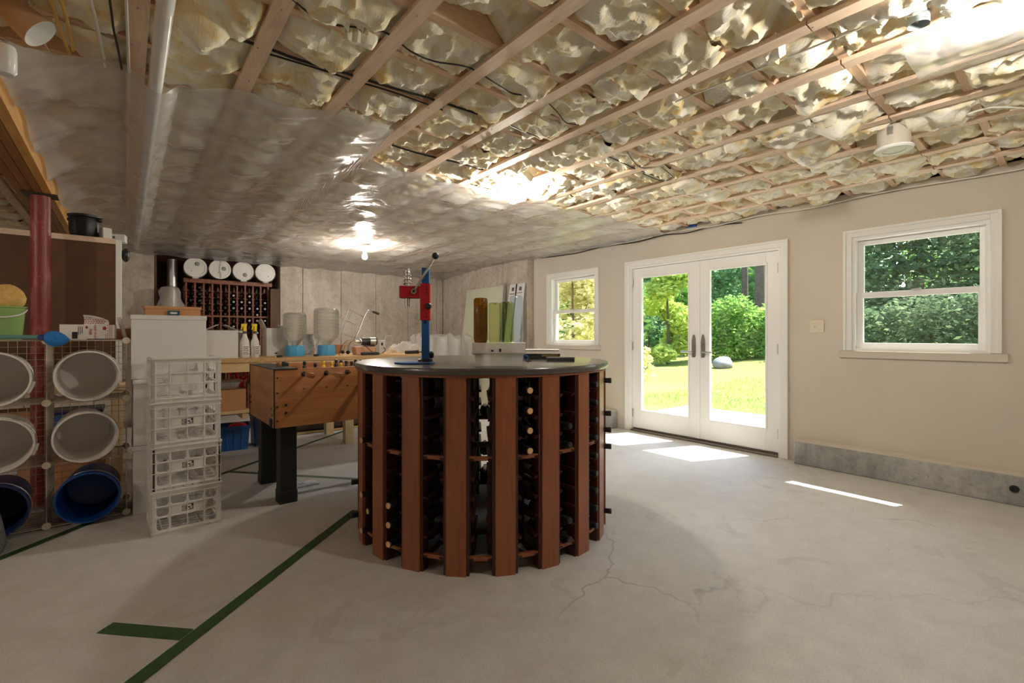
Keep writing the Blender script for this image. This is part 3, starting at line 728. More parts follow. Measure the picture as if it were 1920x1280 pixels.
# ================================================================== brown-backed bookcase on a table
tbl = thing('work_table', 'plain wooden table carrying the brown-backed bookcase behind the shelf', 'table', (-.85, 5.0, 0))
MB().box(-.86,.86,-.27,.27,.76,.80).build('tabletop', MT['pine'], tbl, bevel=.003)
for sx in (-.8,.8):
    for sy in (-.22,.22): MB().box(sx-.035,sx+.035,sy-.035,sy+.035,0,.76).build('leg', MT['pine_z'], tbl, bevel=.003)
MB().box(-.80,.80,-.24,.24,.36,.385).build('low_shelf', MT['osb'], tbl)
bk = thing('bookcase', 'tall bookcase seen from its brown hardboard back with white side edge', 'bookcase', (-.80, 4.75, .80))
MB().box(-.78,.742,-.006,.0,.03,1.09).build('back_panel', MT['brownboard'], bk)
MB().box(.742,.778,-.012,.28,.0,1.12).build('side_panel', MT['white'], bk, bevel=.002)
MB().box(-.78,-.742,.0,.28,.0,1.12).build('side_panel', MT['white'], bk, bevel=.002)
MB().box(-.78,.742,-.014,.02,1.085,1.125).build('top_rail', MT['batten'], bk, bevel=.002)
MB().box(-.742,.742,.02,.28,1.10,1.12).build('top_board', MT['white'], bk)
MB().box(-.742,.742,.0,.28,.0,.03).build('bottom_board', MT['pine'], bk)
ztop = .80+1.125
pt = thing('black_pot', 'black ribbed plastic pot with flared rim on the bookcase', 'pot', (-.24, 4.87, ztop))
m = MB().lathe([(.0001,0),(.078,0),(.084,.01),(.092,.06),(.094,.12),(.088,.150),(.100,.158),(.102,.172),(.092,.176),(.080,.15),(.0001,.14)], 36)
m.v = [(x*(1+.02*math.cos(9*math.atan2(y,x))), y*(1+.02*math.cos(9*math.atan2(y,x))), z) for x,y,z in m.v]
m.build('pot_body', MT['black'], pt)
for a in (-.5, 2.6): MB().sphere((.098*math.cos(a),.098*math.sin(a),.145),.022,12,8,(1,1,.8)).build('lug', MT['black'], pt)
tag(MB().frus(0,0,0,.085,.028,.04,.028,.03).build('white_block', MT['plastic_w'], None, (-.118,4.80,ztop), .4, .003), 'white tapered plastic block beside the black pot', 'block')
c = thing('white_carton', 'small white carton with grey print at the bookcase corner', 'box', (-.045,4.90,ztop), -.15)
MB().box(-.05,.05,-.05,.05,0,.058).build('carton', MT['card_w'], c, bevel=.002)
MB().box(-.035,-.01,-.0506,-.05,.02,.04).build('print', MT['printgrey'], c)
tag(MB().sphere((0,0,0),.055,16,10,(.5,1,1)).build('black_hat', MT['black'], None, (.002,4.84,1.82)), 'black hat hanging on the white side of the bookcase', 'hat')
# seen through the wires
bt = thing('storage_tote', 'blue lidded tote on the low shelf behind the wire cubes', 'tote', (-.30, 5.0, .385))
MB().frus(0,0,0,.20,.13,.15,.16,.18).build('tub', M('clear_blue_plastic', rgb(70,120,190), .4), bt, bevel=.01)
MB().box(-.17,.17,-.19,.19,.20,.225).build('lid', MT['dkblue_pl'], bt, bevel=.006)
cbx = thing('cardboard_box', 'brown cardboard box on the low shelf next to the blue tote', 'box', (-.74,5.0,.385), .05)
MB().box(-.2,.2,-.16,.16,0,.24).build('carton', MT['card'], cbx, bevel=.003); MB().box(-.2,.2,-.02,.02,.24,.2405).build('tape_strip', MT['osb'], cbx)
cbx = thing('cardboard_box', 'brown cardboard box on the floor under the bookcase table', 'box', (-.35,5.0,0), -.05)
MB().box(-.24,.24,-.17,.17,0,.28).build('carton', MT['card'], cbx, bevel=.003); MB().box(-.24,.24,-.02,.02,.28,.2805).build('tape_strip', MT['osb'], cbx)

# ================================================================== white box stack, file box, milk crates
WB = [(0,.448,.0),(.450,.888,.0),(.890,1.318,.006)]
names = ['white cardboard box at the bottom of the stack beside the wire shelf','white cardboard box in the middle of the stack behind the crates','white cardboard box topmost of its stack under the tan file box']
for i,(z0,z1,o_) in enumerate(WB):
    r = thing('white_box', names[i], 'box', (.238, 4.16, z0), (0,.012,-.006)[i], 'stacked white boxes')
    w_ = .200 if i < 2 else .208
    MB().box(-w_,w_,-.19,.19,0,z1-z0-.03).build('body', MT['card_w'], r, bevel=.002)
    MB().box(-w_-.004,w_+.004,-.194,.194,z1-z0-.03,z1-z0).build('lid', MT['card_w'], r, bevel=.003)
fb = thing('file_box', 'flat tan file box with blue-green metal handle on the white box stack', 'box', (.262, 4.17, 1.3185))
MB().box(-.158,.158,-.12,.12,0,.052).build('body', MT['card'], fb, bevel=.002)
MB().box(-.162,.162,-.124,.124,.046,.066).build('lid', MT['card'], fb, bevel=.002)
MT['teal'] = M('teal_metal', rgb(24,92,112), .4, .3)
hd = MB().box(-.034,-.026,-.132,-.124,.004,.036).box(.026,.034,-.132,-.124,.004,.036).box(-.026,.026,-.132,-.124,.028,.036).box(-.026,.026,-.132,-.124,.004,.012).build('handle', MT['teal'], fb, bevel=.001)
MB().box(-.020,.020,-.126,-.1242,.013,.027).build('label_card', MT['paper'], fb)

def crate_mesh():
    W, D, Hh = .171, .171, .2615; t = .011; m = MB()
    def wall(rot):
        s0 = len(m.v); y0, y1 = -D, -D+t
        hs = [0,.03, .094,.104, .160,.170, .222,.2615]
        m.box(-W,W,y0,y1,0,.028); m.box(-W,W,y0,y1,.228,Hh)
        m.box(-W,W,y0,y1,.099,.108); m.box(-W,W,y0,y1,.160,.169)
        cols = [-W,-.088,0,.088,W]
        m.box(-W,-W+.020,y0,y1,.028,.228); m.box(W-.020,W,y0,y1,.028,.228)
        m.box(-.092,-.082,y0,y1,.028,.228); m.box(.082,.092,y0,y1,.028,.228); m.box(-.006,.006,y0,y1,.170,.228)
        # rounded corners of the openings
        for (a,b) in ((-W+.020,-.092),(.092,W-.020)):
            for (c_,d_) in ((.028,.098),(.108,.160),(.170,.228)):
                for (x,sx) in ((a,1),(b,-1)):
                    for (z,sz) in ((c_,1),(d_,-1)):
                        v = [(x,y0+.001,z),(x+sx*.011,y0+.001,z),(x,y0+.001,z+sz*.011),(x,y1-.001,z),(x+sx*.011,y1-.001,z),(x,y1-.001,z+sz*.011)]
                        m.add(v,[(0,1,2),(5,4,3),(1,4,5,2),(0,2,5,3),(0,3,4,1)])
        for (a,b) in ((-.082,-.006),(.006,.082)):
            for (x,sx) in ((a,1),(b,-1)):
                for (z,sz) in ((.170,1),(.228,-1)):
                    v = [(x,y0+.001,z),(x+sx*.011,y0+.001,z),(x,y0+.001,z+sz*.011),(x,y1-.001,z),(x+sx*.011,y1-.001,z),(x,y1-.001,z+sz*.011)]
                    m.add(v,[(0,1,2),(5,4,3),(1,4,5,2),(0,2,5,3),(0,3,4,1)])
        for z in (.016,.103,.165,.225,.248): m.box(-W-.002,W+.002,y0-.006,y0,z-.0022,z+.0022)      # thin ribs
        for x in (-.158,-.087,0,.087,.158): m.box(x-.002,x+.002,y0-.006,y0,0.002,Hh-.004)
        m.box(-W-.006,W+.006,y0-.010,y0,.251,.258)
        m.xf(Matrix.Rotation(rot,4,'Z'), s0)
    for k in range(4): wall(k*PI/2)
    n = 7                                                    # open grid floor
    for i in range(n+1):
        x = -W+.006+(2*W-.012)*i/n; m.box(x-.004,x+.004,-D,D,.003,.011); m.box(-W,W,x-.004,x+.004,.003,.011)
    return m.mesh('crate_body', MT['plastic_w'])
crm = crate_mesh()
plate = MB().box(-.080,.080,-.1715,-.1620,.108,.160).mesh('label_plate', MT['plastic_w'])
stick = MB().box(-.028,-.006,-.1722,-.1716,.116,.150).mesh('sticker', MT['printgrey']); stick2 = MB().box(-.004,.030,-.1722,-.1716,.118,.154).mesh('sticker', MT['printblk'])
stw = MB()
for (x0,x1,z0,z1) in ((0,.010,.122,.130),(.014,.026,.122,.127),(.002,.02,.140,.150),(.012,.026,.131,.137),(-.026,-.008,.121,.124),(-.026,-.012,.128,.131),(-.026,-.010,.135,.138),(-.024,-.008,.143,.146)): stw.box(x0,x1,-.1726,-.1722,z0,z1)
stwm = stw.mesh('sticker_print', MT['paper'])
clabels = ['white plastic milk crate at the bottom of the crate stack','white plastic milk crate second from the floor in the crate stack','white plastic milk crate third from the floor in the crate stack','white plastic milk crate topmost of its stack, without a sticker']
for i in range(4):
    r = thing('milk_crate', clabels[i], 'crate', (.287+(.0,.002,-.002,.001)[i], 3.64, .0+.2622*i), (.035,.03,.04,.032)[i], 'stacked milk crates')
    part('crate_body', crm, r)
    lp = part('label_plate', plate, r)
    if i < 3: s = part('sticker', stick, lp); s = part('sticker', stick2, lp); part('sticker_print', stwm, lp)

# ================================================================== foosball table
FX0, FX1, FY0, FY1, FZ0, FZ1 = .783, 2.19, 3.50, 4.30, .545, .944
fo = thing('foosball_table', 'oak foosball table with black square legs and turned wooden rod handles', 'foosball table', ((FX0+FX1)/2, (FY0+FY1)/2, 0))
L2, W2 = (FX1-FX0)/2, (FY1-FY0)/2; t = .025
MB().box(-L2,L2,-W2,-W2+t,FZ0,FZ1).build('side_panel', MT['oak'], fo, bevel=.002)
MB().box(-L2,L2,W2-t,W2,FZ0,FZ1).build('side_panel', MT['oak'], fo, bevel=.002)
oak_y = WOOD('oak_veneer_end', rgb(196,138,88), rgb(158,98,56), 'y', .4, .55)
for s in (-1,1): MB().box(min(s*L2,s*(L2-t)),max(s*L2,s*(L2-t)),-W2+t,W2-t,FZ0,FZ1).build('end_panel', oak_y, fo, bevel=.002)
for s in (-1,1):
    for q in (-1,1): MB().box(s*L2-.004,s*L2+.004,q*W2-.004,q*W2+.004,FZ0-.002,FZ1+.002).build('edge_trim', MT['black'], fo)
MB().box(-L2+t,L2-t,-W2+t,W2-t,FZ0+.10,FZ0+.115).build('playing_field', M('pale_playfield', rgb(220,226,224), .4), fo)
MB().box(-L2+t,L2-t,-W2+t,W2-t,FZ0,FZ0+.012).build('bottom_board', MT['blackw'], fo)
for s in (-1,1): MB().box(min(s*(L2+.004),s*(L2-.15)),max(s*(L2+.004),s*(L2-.15)),-W2-.004,W2+.004,FZ1,FZ1+.008).build('end_cap', MT['blackw'], fo, bevel=.001)
for s in (-1,1):
    MB().box(-L2+.15,L2-.15,s*(W2-.012)-.013,s*(W2-.012)+.013,FZ1,FZ1+.004).build('rail_cap', MT['oak'], fo)
for sx in (-1,1):
    for sy in (-1,1):
        cx, cyy = sx*(L2-.105), sy*(W2-.11)
        lg = MB().box(cx-.055,cx+.055,cyy-.055,cyy+.055,.085,FZ0).build('leg', MT['blackw'], fo, bevel=.003)
        MB().box(cx-.06,cx+.06,cyy-.06,cyy+.06,.0,.088).build('foot_block', MT['blackw'], lg, bevel=.004)
bl = MB().lathe([(.0001,-.006),(.007,-.005),(.010,0)], 10, axis='y').mesh('bolt', MT['black'])
for (x,z) in ((.02,.05),(.02,.145),(.02,.24),(.02,.345)): part('bolt', bl, fo, (-L2+x, -W2, FZ0+z), (0,0,0)).scale = (.7,1,.7)
for (x,z) in ((.075,.155),(.075,.10)): part('bolt', bl, fo, (-L2+x, -W2, FZ0+z))
bl2 = MB().lathe([(.0001,-.006),(.006,-.005),(.008,0)], 10, axis='x').mesh('bolt', MT['black'])
for (y,z) in ((.06,.13),(.06,.085),(.76,.145),(.76,.10)): part('bolt', bl2, fo, (-L2, -W2+y, FZ0+z))
MB().box(-L2-.012,-L2,-W2+.05,-W2+.10,FZ0+.005,FZ0+.06).build('ball_cup', MT['blackw'], fo, bevel=.004)
MB().lathe([(.012,0),(.014,.004),(.014,.03),(.0001,.03)], 12, c=(-L2+.09,W2-.52,FZ1+.008)).build('score_peg', MT['oak_d'], fo); MB().box(-L2+.115,-L2+.135,W2-.54,W2-.515,FZ1+.008,FZ1+.042).build('score_peg', MT['black'], fo)
for k in range(8):
    x = -L2+.193+.155*k; z = FZ1-.036; mine = k in (0,1,3,5)
    rd = MB().tube([(x,-W2-.06-(.0,.11,.0,-.03,.0,-.04,.0,.0)[k] if mine else -W2-.05,z),(x,W2+.05 if mine else W2+.2,z)], .007, 8).build('rod', MT['chrome'], fo)
    s = -1 if mine else 1
    off = (.0,.11,.0,-.03,.0,-.04,.0,.0)[k]
    MB().lathe([(.0001,0),(.012,.0),(.014,.03),(.019,.06),(.020,.13),(.017,.155),(.0001,.158)], 12, axis='y').xf(Matrix.Translation((x,-W2-.05-off,z)) @ Matrix.Rotation(PI,4,'Z') if mine else Matrix.Translation((x,W2+.05,z))).build('handle', MT['oak_d'], rd)
    for q in (-1,1): MB().lathe([(.008,-.006),(.017,-.005),(.019,0)], 14, axis='y').xf(Matrix.Translation((x,q*W2,z)) @ Matrix.Rotation(0 if q<0 else PI,4,'Z')).build('bushing', MT['black'], fo)
    if k < 7: part('bolt', bl, fo, (x, -W2, FZ0+.26)).scale = (.6,1,.6)
    cnt = (1,2,3,5,5,3,2,1)[k]; pm = MT['black'] if k in (0,1,3,4,6) else M('yellow_player_plastic', rgb(226,178,40), .4)
    for i in range(cnt):
        y = (i-(cnt-1)/2)*(.62/max(cnt,2.2))-.05*((k%3)-1)
        pl = MB().lathe([(.008,-.075),(.012,-.06),(.013,-.02),(.017,.0),(.016,.02),(.009,.03),(.012,.036),(.015,.048),(.011,.060),(.0001,.063)], 10, c=(x,y,z))
        pl.build('player', pm, rd)

# ================================================================== workbench along the back
BY0, BY1, BZT = 5.05, 5.85, .960
BXa, BXb = .10, 2.86
wk = thing('workbench', 'long pine workbench with particle board top and open space below', 'workbench', ((BXa+BXb)/2, (BY0+BY1)/2, 0))
l2, w2 = (BXb-BXa)/2, (BY1-BY0)/2
MB().box(-l2-.02,l2+.02,-w2-.015,w2+.01,BZT-.036,BZT).build('top_board', MT['osb'], wk, bevel=.002)
MB().box(-l2,l2,-w2,-w2+.038,BZT-.125,BZT-.036).build('apron', MT['pine'], wk, bevel=.002)
MB().box(-l2,l2,w2-.038,w2,BZT-.125,BZT-.036).build('apron', MT['pine'], wk, bevel=.002)
for x in (-l2+.05, 1.893-(BXa+BXb)/2, l2-.05):
    for y in (-w2+.038, w2-.127): MB().box(x-.045,x+.045,y,y+.089,0,BZT-.036).build('leg', MT['pine_z'], wk, bevel=.002)
MB().box(-l2,-l2+.98,-w2+.14,w2-.13,.425,.455).build('low_shelf', MT['pine'], wk, bevel=.002)
for (x, y) in ((-l2+.2,0),(-l2+.8,0)): MB().box(x-.02,x+.02,-w2+.15,w2-.14,.37,.425).build('shelf_bearer', MT['pine'], wk)
kn = MB().lathe([(.0001,-.001),(.010,-.001),(.011,0)], 10, axis='y').mesh('knot', MT['oldwood'])
for x in (-.55,-.1,.3): part('knot', kn, wk, (x,-w2,BZT-.075))

def bx(px, y): return on_y(px, 640, y).x
def open_carton(x, y, wd, dp, h, rz, label, flaps):
    r = thing('white_carton', label, 'box', (x, y, BZT+.001), rz)
    tk = .004; a, b = wd/2, dp/2
    MB().box(-a,a,-b,-b+tk,0,h).box(-a,a,b-tk,b,0,h).box(-a,-a+tk,-b+tk,b-tk,0,h).box(a-tk,a,-b+tk,b-tk,0,h).box(-a+tk,a-tk,-b+tk,b-tk,0,tk).build('carton_body', MT['card_w'], r)
    for (sx, lean, ln) in flaps:
        MB().bar((sx*a,0,h),(sx*(a+lean),0,h+ln),dp-.004,.004,(sx,0,.3)).build('flap', MT['card_w'], r)
    return r
y_ = 5.36
open_carton(bx(413,y_), y_, .27, .22, .27, 0, 'white open carton on the workbench beside the spray bottles', [(-1,-.11,.055),(1,-.11,.055)])
o = open_carton(bx(516,5.68), 5.68, .22, .22, .30, 0, 'white open carton with raised flap behind the smaller glass carboy', [(-1,.045,.09),(1,-.06,.03)])
MB().box(-.028,-.004,-.1106,-.11,.02,.035).build('printed_mark', MT['printblk'], o)
# spray bottles
def spray(x, y, rz, label):
    r = thing('spray_bottle', label, 'spray bottle', (x, y, BZT+.001), rz, 'spray bottles with yellow triggers')
    m = MB().lathe([(.0001,.004),(.040,.0),(.043,.006),(.043,.135),(.039,.165),(.026,.195),(.018,.225),(.016,.24),(.0001,.24)], 24); m.v = [(x_,y_*.75,z_) for x_,y_,z_ in m.v]
    m.build('bottle_body', MT['plastic_w'], r)
    MB().lathe([(.017,.238),(.018,.262),(.0001,.262)], 16).build('collar', MT['printgrey'], r)
    ym = MT.setdefault('yellow', M('yellow_plastic', rgb(240,212,30), .4))
    tr = MB().frus(0,0,.262,.320,.014,.013,.013,.012).build('trigger_head', ym, r, bevel=.004)
    MB().box(-.032,.018,-.012,.012,.312,.336).build('nozzle_housing', ym, r, bevel=.004)
    MB().bar((-.024,0,.312),(-.034,0,.278),.012,.008).build('trigger', ym, r)
    MB().box(-.033,.033,-.0362,-.0352,.025,.12).build('label_sheet', MT['paper'], r)
    for k in range(5): MB().box(-.029,.026-.006*(k%2),-.0368,-.0362,.034+.017*k,.041+.017*k).build('label_print', MT['printgrey'] if k < 4 else MT['dkblue_pl'], r)
spray(bx(459,5.30),5.30,.15,'white spray bottle with yellow trigger beside the open white carton')
spray(bx(478,5.30),5.30,.5,'white spray bottle with yellow trigger and bold printed label')
jg = thing('glass_jug', 'clear plastic jug standing behind the spray bottles', 'jug', (bx(450,5.62),5.62,BZT+.001))
MB().lathe([(.0001,0),(.065,0),(.07,.01),(.07,.17),(.05,.21),(.022,.235),(.022,.262),(.0001,.262)], 24).build('jug_body', MT['glassware'], jg); MB().lathe([(.024,.25),(.024,.272),(.0001,.272)], 16).build('jug_cap', MT['plastic_w'], jg)

# carboys upside down on blue drainers
def carboy(x, y, R, Ht, label, dlabel):
    d = thing('carboy_drainer', dlabel, 'drainer', (x, y, BZT+.001), 0, 'light blue carboy drainers')
    m = MB(); k = 40; prof = [(.100,0),(.102,.01),(.094,.10),(.088,.112),(.070,.112),(.066,.09),(.078,.012)]
    m.lathe(prof, k); m.v = [(a*(1+.02*math.cos(8*math.atan2(b,a))),b*(1+.02*math.cos(8*math.atan2(b,a))),c_) for a,b,c_ in m.v]; m.build('drainer_ring', MT['ltblue_pl'], d)
    rc = thing('glass_carboy', label, 'carboy', (x, y, BZT+.04), 0, 'upturned glass carboys')
    pf = [(.018,0),(.020,.004),(.020,.055),(.026,.068),(R*.55,.115),(R*.9,.16),(R,.21)]
    nb = 6; z0 = .21; z1 = Ht-.05
    for i in range(nb):
        a = z0+(z1-z0)*i/nb; b = z0+(z1-z0)*(i+1)/nb
        pf += [(R,a+.004),(R*1.0,b-.012),(R*.965,b-.006),(R,b)]
    pf += [(R*.97,Ht-.025),(R*.85,Ht-.006),(R*.6,Ht),(R*.3,Ht-.012),(.0001,Ht-.018)]
    inn = [(max(r_-.004,.0001), h_-(.004 if h_ > Ht-.04 else 0)) for r_, h_ in pf]
    MB().lathe(pf, 40).build('glass_body', MT['carboyglass'], rc); MB().lathe(inn[::-1], 40).build('inner_wall', MT['carboyglass'], rc)
    MB().lathe([(.023,0),(.024,.012),(.019,.014)], 18, c=(0,0,.002)).build('mouth_ring', MT['glassware'], rc)
carboy(bx(553,5.42),5.42,.118,.43,'smaller clear glass carboy upside down on a blue drainer','light blue drainer under the smaller glass carboy')
carboy(bx(612,5.42),5.42,.135,.49,'larger clear ribbed glass carboy upside down on a blue drainer','light blue drainer under the larger glass carboy')
vz = thing('patterned_jug', 'white and grey patterned pitcher between the two glass carboys', 'pitcher', (bx(580,5.66),5.66,BZT+.001))
MT['speckle'] = M('speckled_ceramic', rgb(206,206,210), .4, var=.45, vs=70)
MB().lathe([(.0001,0),(.05,0),(.06,.02),(.07,.10),(.062,.16),(.045,.20),(.05,.235),(.044,.235),(.04,.20),(.0001,.19)], 24).build('pitcher_body', MT['speckle'], vz); MB().tube(smooth_path([(.045,0,.21),(.09,0,.20),(.10,0,.14),(.066,0,.09)],5), .007, 8).build('pitcher_handle', MT['speckle'], vz)
tag(MB().lathe([(.0001,0),(.06,0),(.075,.10),(.077,.11),(.0001,.105)], 20).build('paper_bowl', MT['card'], None, (bx(636,5.74),5.74,BZT+.001)), 'tan round tub beside the larger carboy', 'tub')
for i,(px,yy,c_) in enumerate(((523,5.15,'black'),(592,5.18,'black'),(638,5.20,'cable_y'))):
    tag(MB().box(-.02,.02,-.012,.012,0,.022).box(.02,.034,-.005,.005,.004,.014).build('small_clip', MT[c_], None, (bx(px,yy),yy,BZT+.001), .3*i, .002), ('black clip lying before the white carton with raised flap','black clip lying before the larger blue drainer','small yellow clip lying beside the tan tub')[i], 'clip')

# folding luggage cart
ct = thing('folding_cart', 'chrome tube folding cart leaning back on the workbench with black grip', 'cart', (bx(668,5.50),5.50,BZT+.001), -.15)
tr_ = .008
MB().tube(smooth_path([(-.10,-.02,.0),(-.09,-.02,.10),(-.02,-.02,.165),(.20,-.02,.17),(.26,-.02,.168)],6), tr_, 8).build('base_tube', MT['chrome'], ct)
MB().tube(smooth_path([(-.14,.10,.0),(-.13,.10,.10),(-.06,.10,.165),(.16,.10,.17)],6), tr_, 8).build('base_tube', MT['chrome'], ct)
MB().tube(smooth_path([(-.02,.02,.165),(.04,.02,.30),(.10,.02,.46),(.145,.02,.52),(.20,.02,.51),(.22,.02,.50)],6), tr_, 8).build('handle_tube', MT['chrome'], ct)
MB().cyl((.20,.02,.512),(.275,.02,.485),.014,10).build('grip', MT['black'], ct)
for (a,b) in (((.10,.02,.44),(-.08,.02,.53)),((.05,.02,.32),(-.20,.02,.44)),((-.01,.02,.19),(-.17,.02,.25)),((-.08,.02,.53),(-.20,.02,.24)),((-.04,.05,.50),(-.15,.05,.26))):
    MB().tube([a,b], .006, 6).build('frame_bar', MT['chrome'], ct)
MB().bar((-.085,.02,.52),(-.195,.02,.25),.02,.006).build('toe_plate', MT['steel'], ct)
for y in (-.02,.10): MB().cyl((-.10-.04*(y>0),y-.012,.022),(-.10-.04*(y>0),y+.012,.022),.021,16).build('wheel', MT['black'], ct)
# drill pump
y_ = 5.40
tt = thing('plastic_tub', 'shallow peach plastic tub on the workbench under the pump motor', 'tub', (bx(682,5.27),5.27,BZT+.001), -.1)
MB().frus(0,0,0,.085,.105,.08,.115,.09).build('tub_body', M('peach_plastic', rgb(222,170,134), .5), tt, bevel=.006); MB().box(-.122,.122,-.097,.097,.082,.092).build('tub_rim', M('peach_rim', rgb(230,182,148), .5), tt, bevel=.003)
mo = thing('pump_motor', 'black cylindrical pump motor resting across the peach tub', 'motor', (bx(692,5.27),5.27,BZT+.094), -.1)
MB().box(-.06,.06,-.03,.03,0,.012).build('mount', MT['black'], mo)
MB().lathe([(.0001,-.09),(.03,-.09),(.046,-.085),(.046,.0),(.048,.002),(.048,.085),(.04,.09),(.0001,.09)], 22, c=(0,0,.06), axis='x').build('motor_body', MT['black'], mo)
MB().lathe([(.0488,.005),(.0488,.07)], 22, c=(0,0,.06), axis='x').build('name_plate', MT['steel'], mo)
MB().lathe([(.0001,-.15),(.012,-.15),(.014,-.12),(.03,-.115),(.03,-.09)], 14, c=(0,0,.06), axis='x').build('pump_head', MT['chrome'], mo)
gf = thing('plug_box', 'white electrical plug box with small dark window on the workbench', 'plug', (bx(716,5.36),5.36,BZT+.001), -.3)
MB().box(-.032,.032,-.02,.02,.0,.06).box(-.035,.035,-.023,.023,.06,.165).build('housing', MT['plastic_w'], gf, bevel=.006); MB().box(-.01,.01,-.0245,-.023,.10,.135).build('test_button', MT['printblk'], gf)
MB().tube(smooth_path([(.03,0,.15),(.05,0,.21),(.09,0,.215),(.11,0,.217)],5), .005, 6).build('prong_arm', MT['plastic_w'], gf)
pa = Vector((bx(672,5.13),5.13,BZT+.185))
tag(MB().tube(smooth_path([pa,(bx(678,5.12),5.12,BZT+.15),(bx(695,5.125),5.125,BZT+.05),(bx(708,5.135),5.135,BZT+.008),(bx(720,5.18),5.18,BZT+.03),(bx(722,5.29),5.29,BZT+.06),(bx(719,5.325),5.325,BZT+.08)],6), .0045, 6).build('looped_cable', MT['cable_k']), 'black cable looping from cart to plug box on the workbench', 'cord')
ps = thing('power_strip', 'black power strip lying at the front edge of the workbench', 'power strip', (bx(694,5.09),5.09,BZT+.001), -.02)
MB().box(-.10,.10,-.022,.022,0,.034).build('strip_body', MT['black'], ps, bevel=.004)
for k in range(5): MB().box(-.08+.032*k,-.06+.032*k,-.012,.012,.034,.036).build('outlet', MT['printblk'], ps)
MB().box(.082,.096,-.0228,-.022,.008,.026).build('switch', MT['printgrey'], ps)
tag(MB().tube(smooth_path([(bx(712,5.09),5.09,BZT+.02),(bx(722,5.10),5.10,BZT+.008),(bx(730,5.16),5.16,BZT+.03),(bx(734,5.25),5.25,BZT+.05),(bx(745,5.35),5.35,BZT+.010)],6), .0055, 6).build('extension_cord', MT['cable_y']), 'pale yellow cord running from the black power strip', 'cord')
# caulking gun like tool
tg = thing('black_tool', 'black cylindrical tool with thin rod lying on the workbench near the corker', 'tool', (bx(772,5.12),5.12,BZT+.001), -.05)
MB().cyl((-.08,0,.02),(.07,0,.02),.02,14).build('tool_body', MT['black'], tg); MB().cyl((.07,0,.02),(.085,0,.02),.026,14).build('tool_collar', MT['printblk'], tg); MB().cyl((.085,0,.02),(.28,0,.02),.007,8).build('tool_rod', MT['black'], tg)

# crumpled plastic
def crumple(name, x, y, z, sx, sy, sz, label, seed, mat='wrap', cat='plastic bag'):
    n = 46; P = []
    for i in range(n):
        u = i/(n-1)*2-1; row = []
        for j in range(n):
            v = j/(n-1)*2-1; r = max(abs(u),abs(v)); h = (1-r**2.2)
            f = float(fbm(np.array([u*3+seed]),np.array([v*3+seed*2.3]),4)[0]); f2 = abs(float(fbm(np.array([u*7+seed]),np.array([v*7+seed]),3)[0])-.5)
            hh = max(h,0)**.55*(.65+.7*(f-.4))-f2*.35*(h>0.05)
            row.append((u*sx*(1+.15*(f-.5)), v*sy*(1+.15*(f-.5)), max(hh,0)*sz))
        P.append(row)
    return tag(MB().grid(np.array(P)).build(name, MT[mat], None, (x,y,z)), label, cat)
crumple('plastic_bag', bx(766,5.62), 5.62, BZT+.002, .26, .16, .16, 'crumpled clear plastic bag lying on the workbench', 3.1)
# wrapped pile beyond the workbench
y_ = 6.55
xa, xb = bx(803,6.3), bx(884,6.3)
pile = thing('wrapped_carton', 'carton stack standing behind the round rack under clear plastic', 'box', ((xa+xb)/2, 6.6, 0))
MB().box(-(xb-xa)/2+.03,(xb-xa)/2-.05,-.24,.24,0,.60).build('lower_carton', MT['card'], pile, bevel=.004); MB().box(-(xb-xa)/2+.05,(xb-xa)/2-.08,-.22,.22,.60,1.14).build('upper_carton', MT['card_w'], pile, bevel=.004)
def drape(x0, x1, y0, y1, zt_, label):
    n = 60; P = []
    for i in range(n):
        row = []
        for j in range(n):
            u = i/(n-1)*1.5-.25; v = j/(n-1)*1.5-.25
            du = max(-u,0,u-1); dv = max(-v,0,v-1); dd = (du+dv)
            f = float(fbm(np.array([u*6+2]),np.array([v*6+4]),4)[0])-.5
            x = x0+(x1-x0)*min(max(u,-.02),1.02)+(.03*math.sin(v*19+f*4) if du > 0 else 0)+f*.03; y = y0+(y1-y0)*min(max(v,-.02),1.02)-(.03*math.sin(u*21+f*4)+.02 if v < 0 else 0)+f*.03
            z = zt_+.03+f*.09-dd*2.1
            row.append((x,y,max(z,.02)))
        P.append(row)
    return tag(MB().grid(np.array(P)).build('plastic_drape', MT['wrap']), label, 'plastic cover')
drape((xa+xb)/2-(xb-xa)/2-.0, (xa+xb)/2+(xb-xa)/2, 6.33, 6.87, 1.16, 'clear crumpled plastic draped over the carton stack near the back corner')

# ---- below the bench
sz = .456
cb1 = thing('cardboard_box', 'brown cardboard box under the workbench carrying foil trays', 'box', (bx(429,5.30),5.36,sz), .04)
MB().box(-.13,.13,-.14,.14,0,.20).build('carton', MT['card'], cb1, bevel=.003); MB().box(-.13,.13,-.012,.012,.20,.2005).build('tape_strip', MT['osb'], cb1)
ft = thing('foil_trays', 'nested crimped aluminium foil trays on the cardboard box', 'foil tray', (bx(424,5.30),5.34,sz+.202))
m = MB(); k = 48
def ring(rx, ry, z, w): return [(rx*(1+w*(i%2))*math.copysign(abs(math.cos(2*PI*i/k))**.5,math.cos(2*PI*i/k)), ry*(1+w*(i%2))*math.copysign(abs(math.sin(2*PI*i/k))**.5,math.sin(2*PI*i/k)), z) for i in range(k)]
rings = [ring(.09,.07,.003,0), ring(.10,.08,.003,.02), ring(.125,.10,.07,.025), ring(.138,.112,.072,0), ring(.14,.114,.068,0)]
m.add([q for r_ in rings for q in r_], [tuple(range(k))[::-1]]+[(a*k+i,a*k+(i+1)%k,(a+1)*k+(i+1)%k,(a+1)*k+i) for a in range(4) for i in range(k)])
m.build('tray', MT['foil_al'], ft); part('tray', ft.children[0].data, ft, (0,0,.014)); MB().sphere((0,0,.07),.08,16,8,(1.2,1,.3)).build('foil_wad', MT['foil_al'], ft)
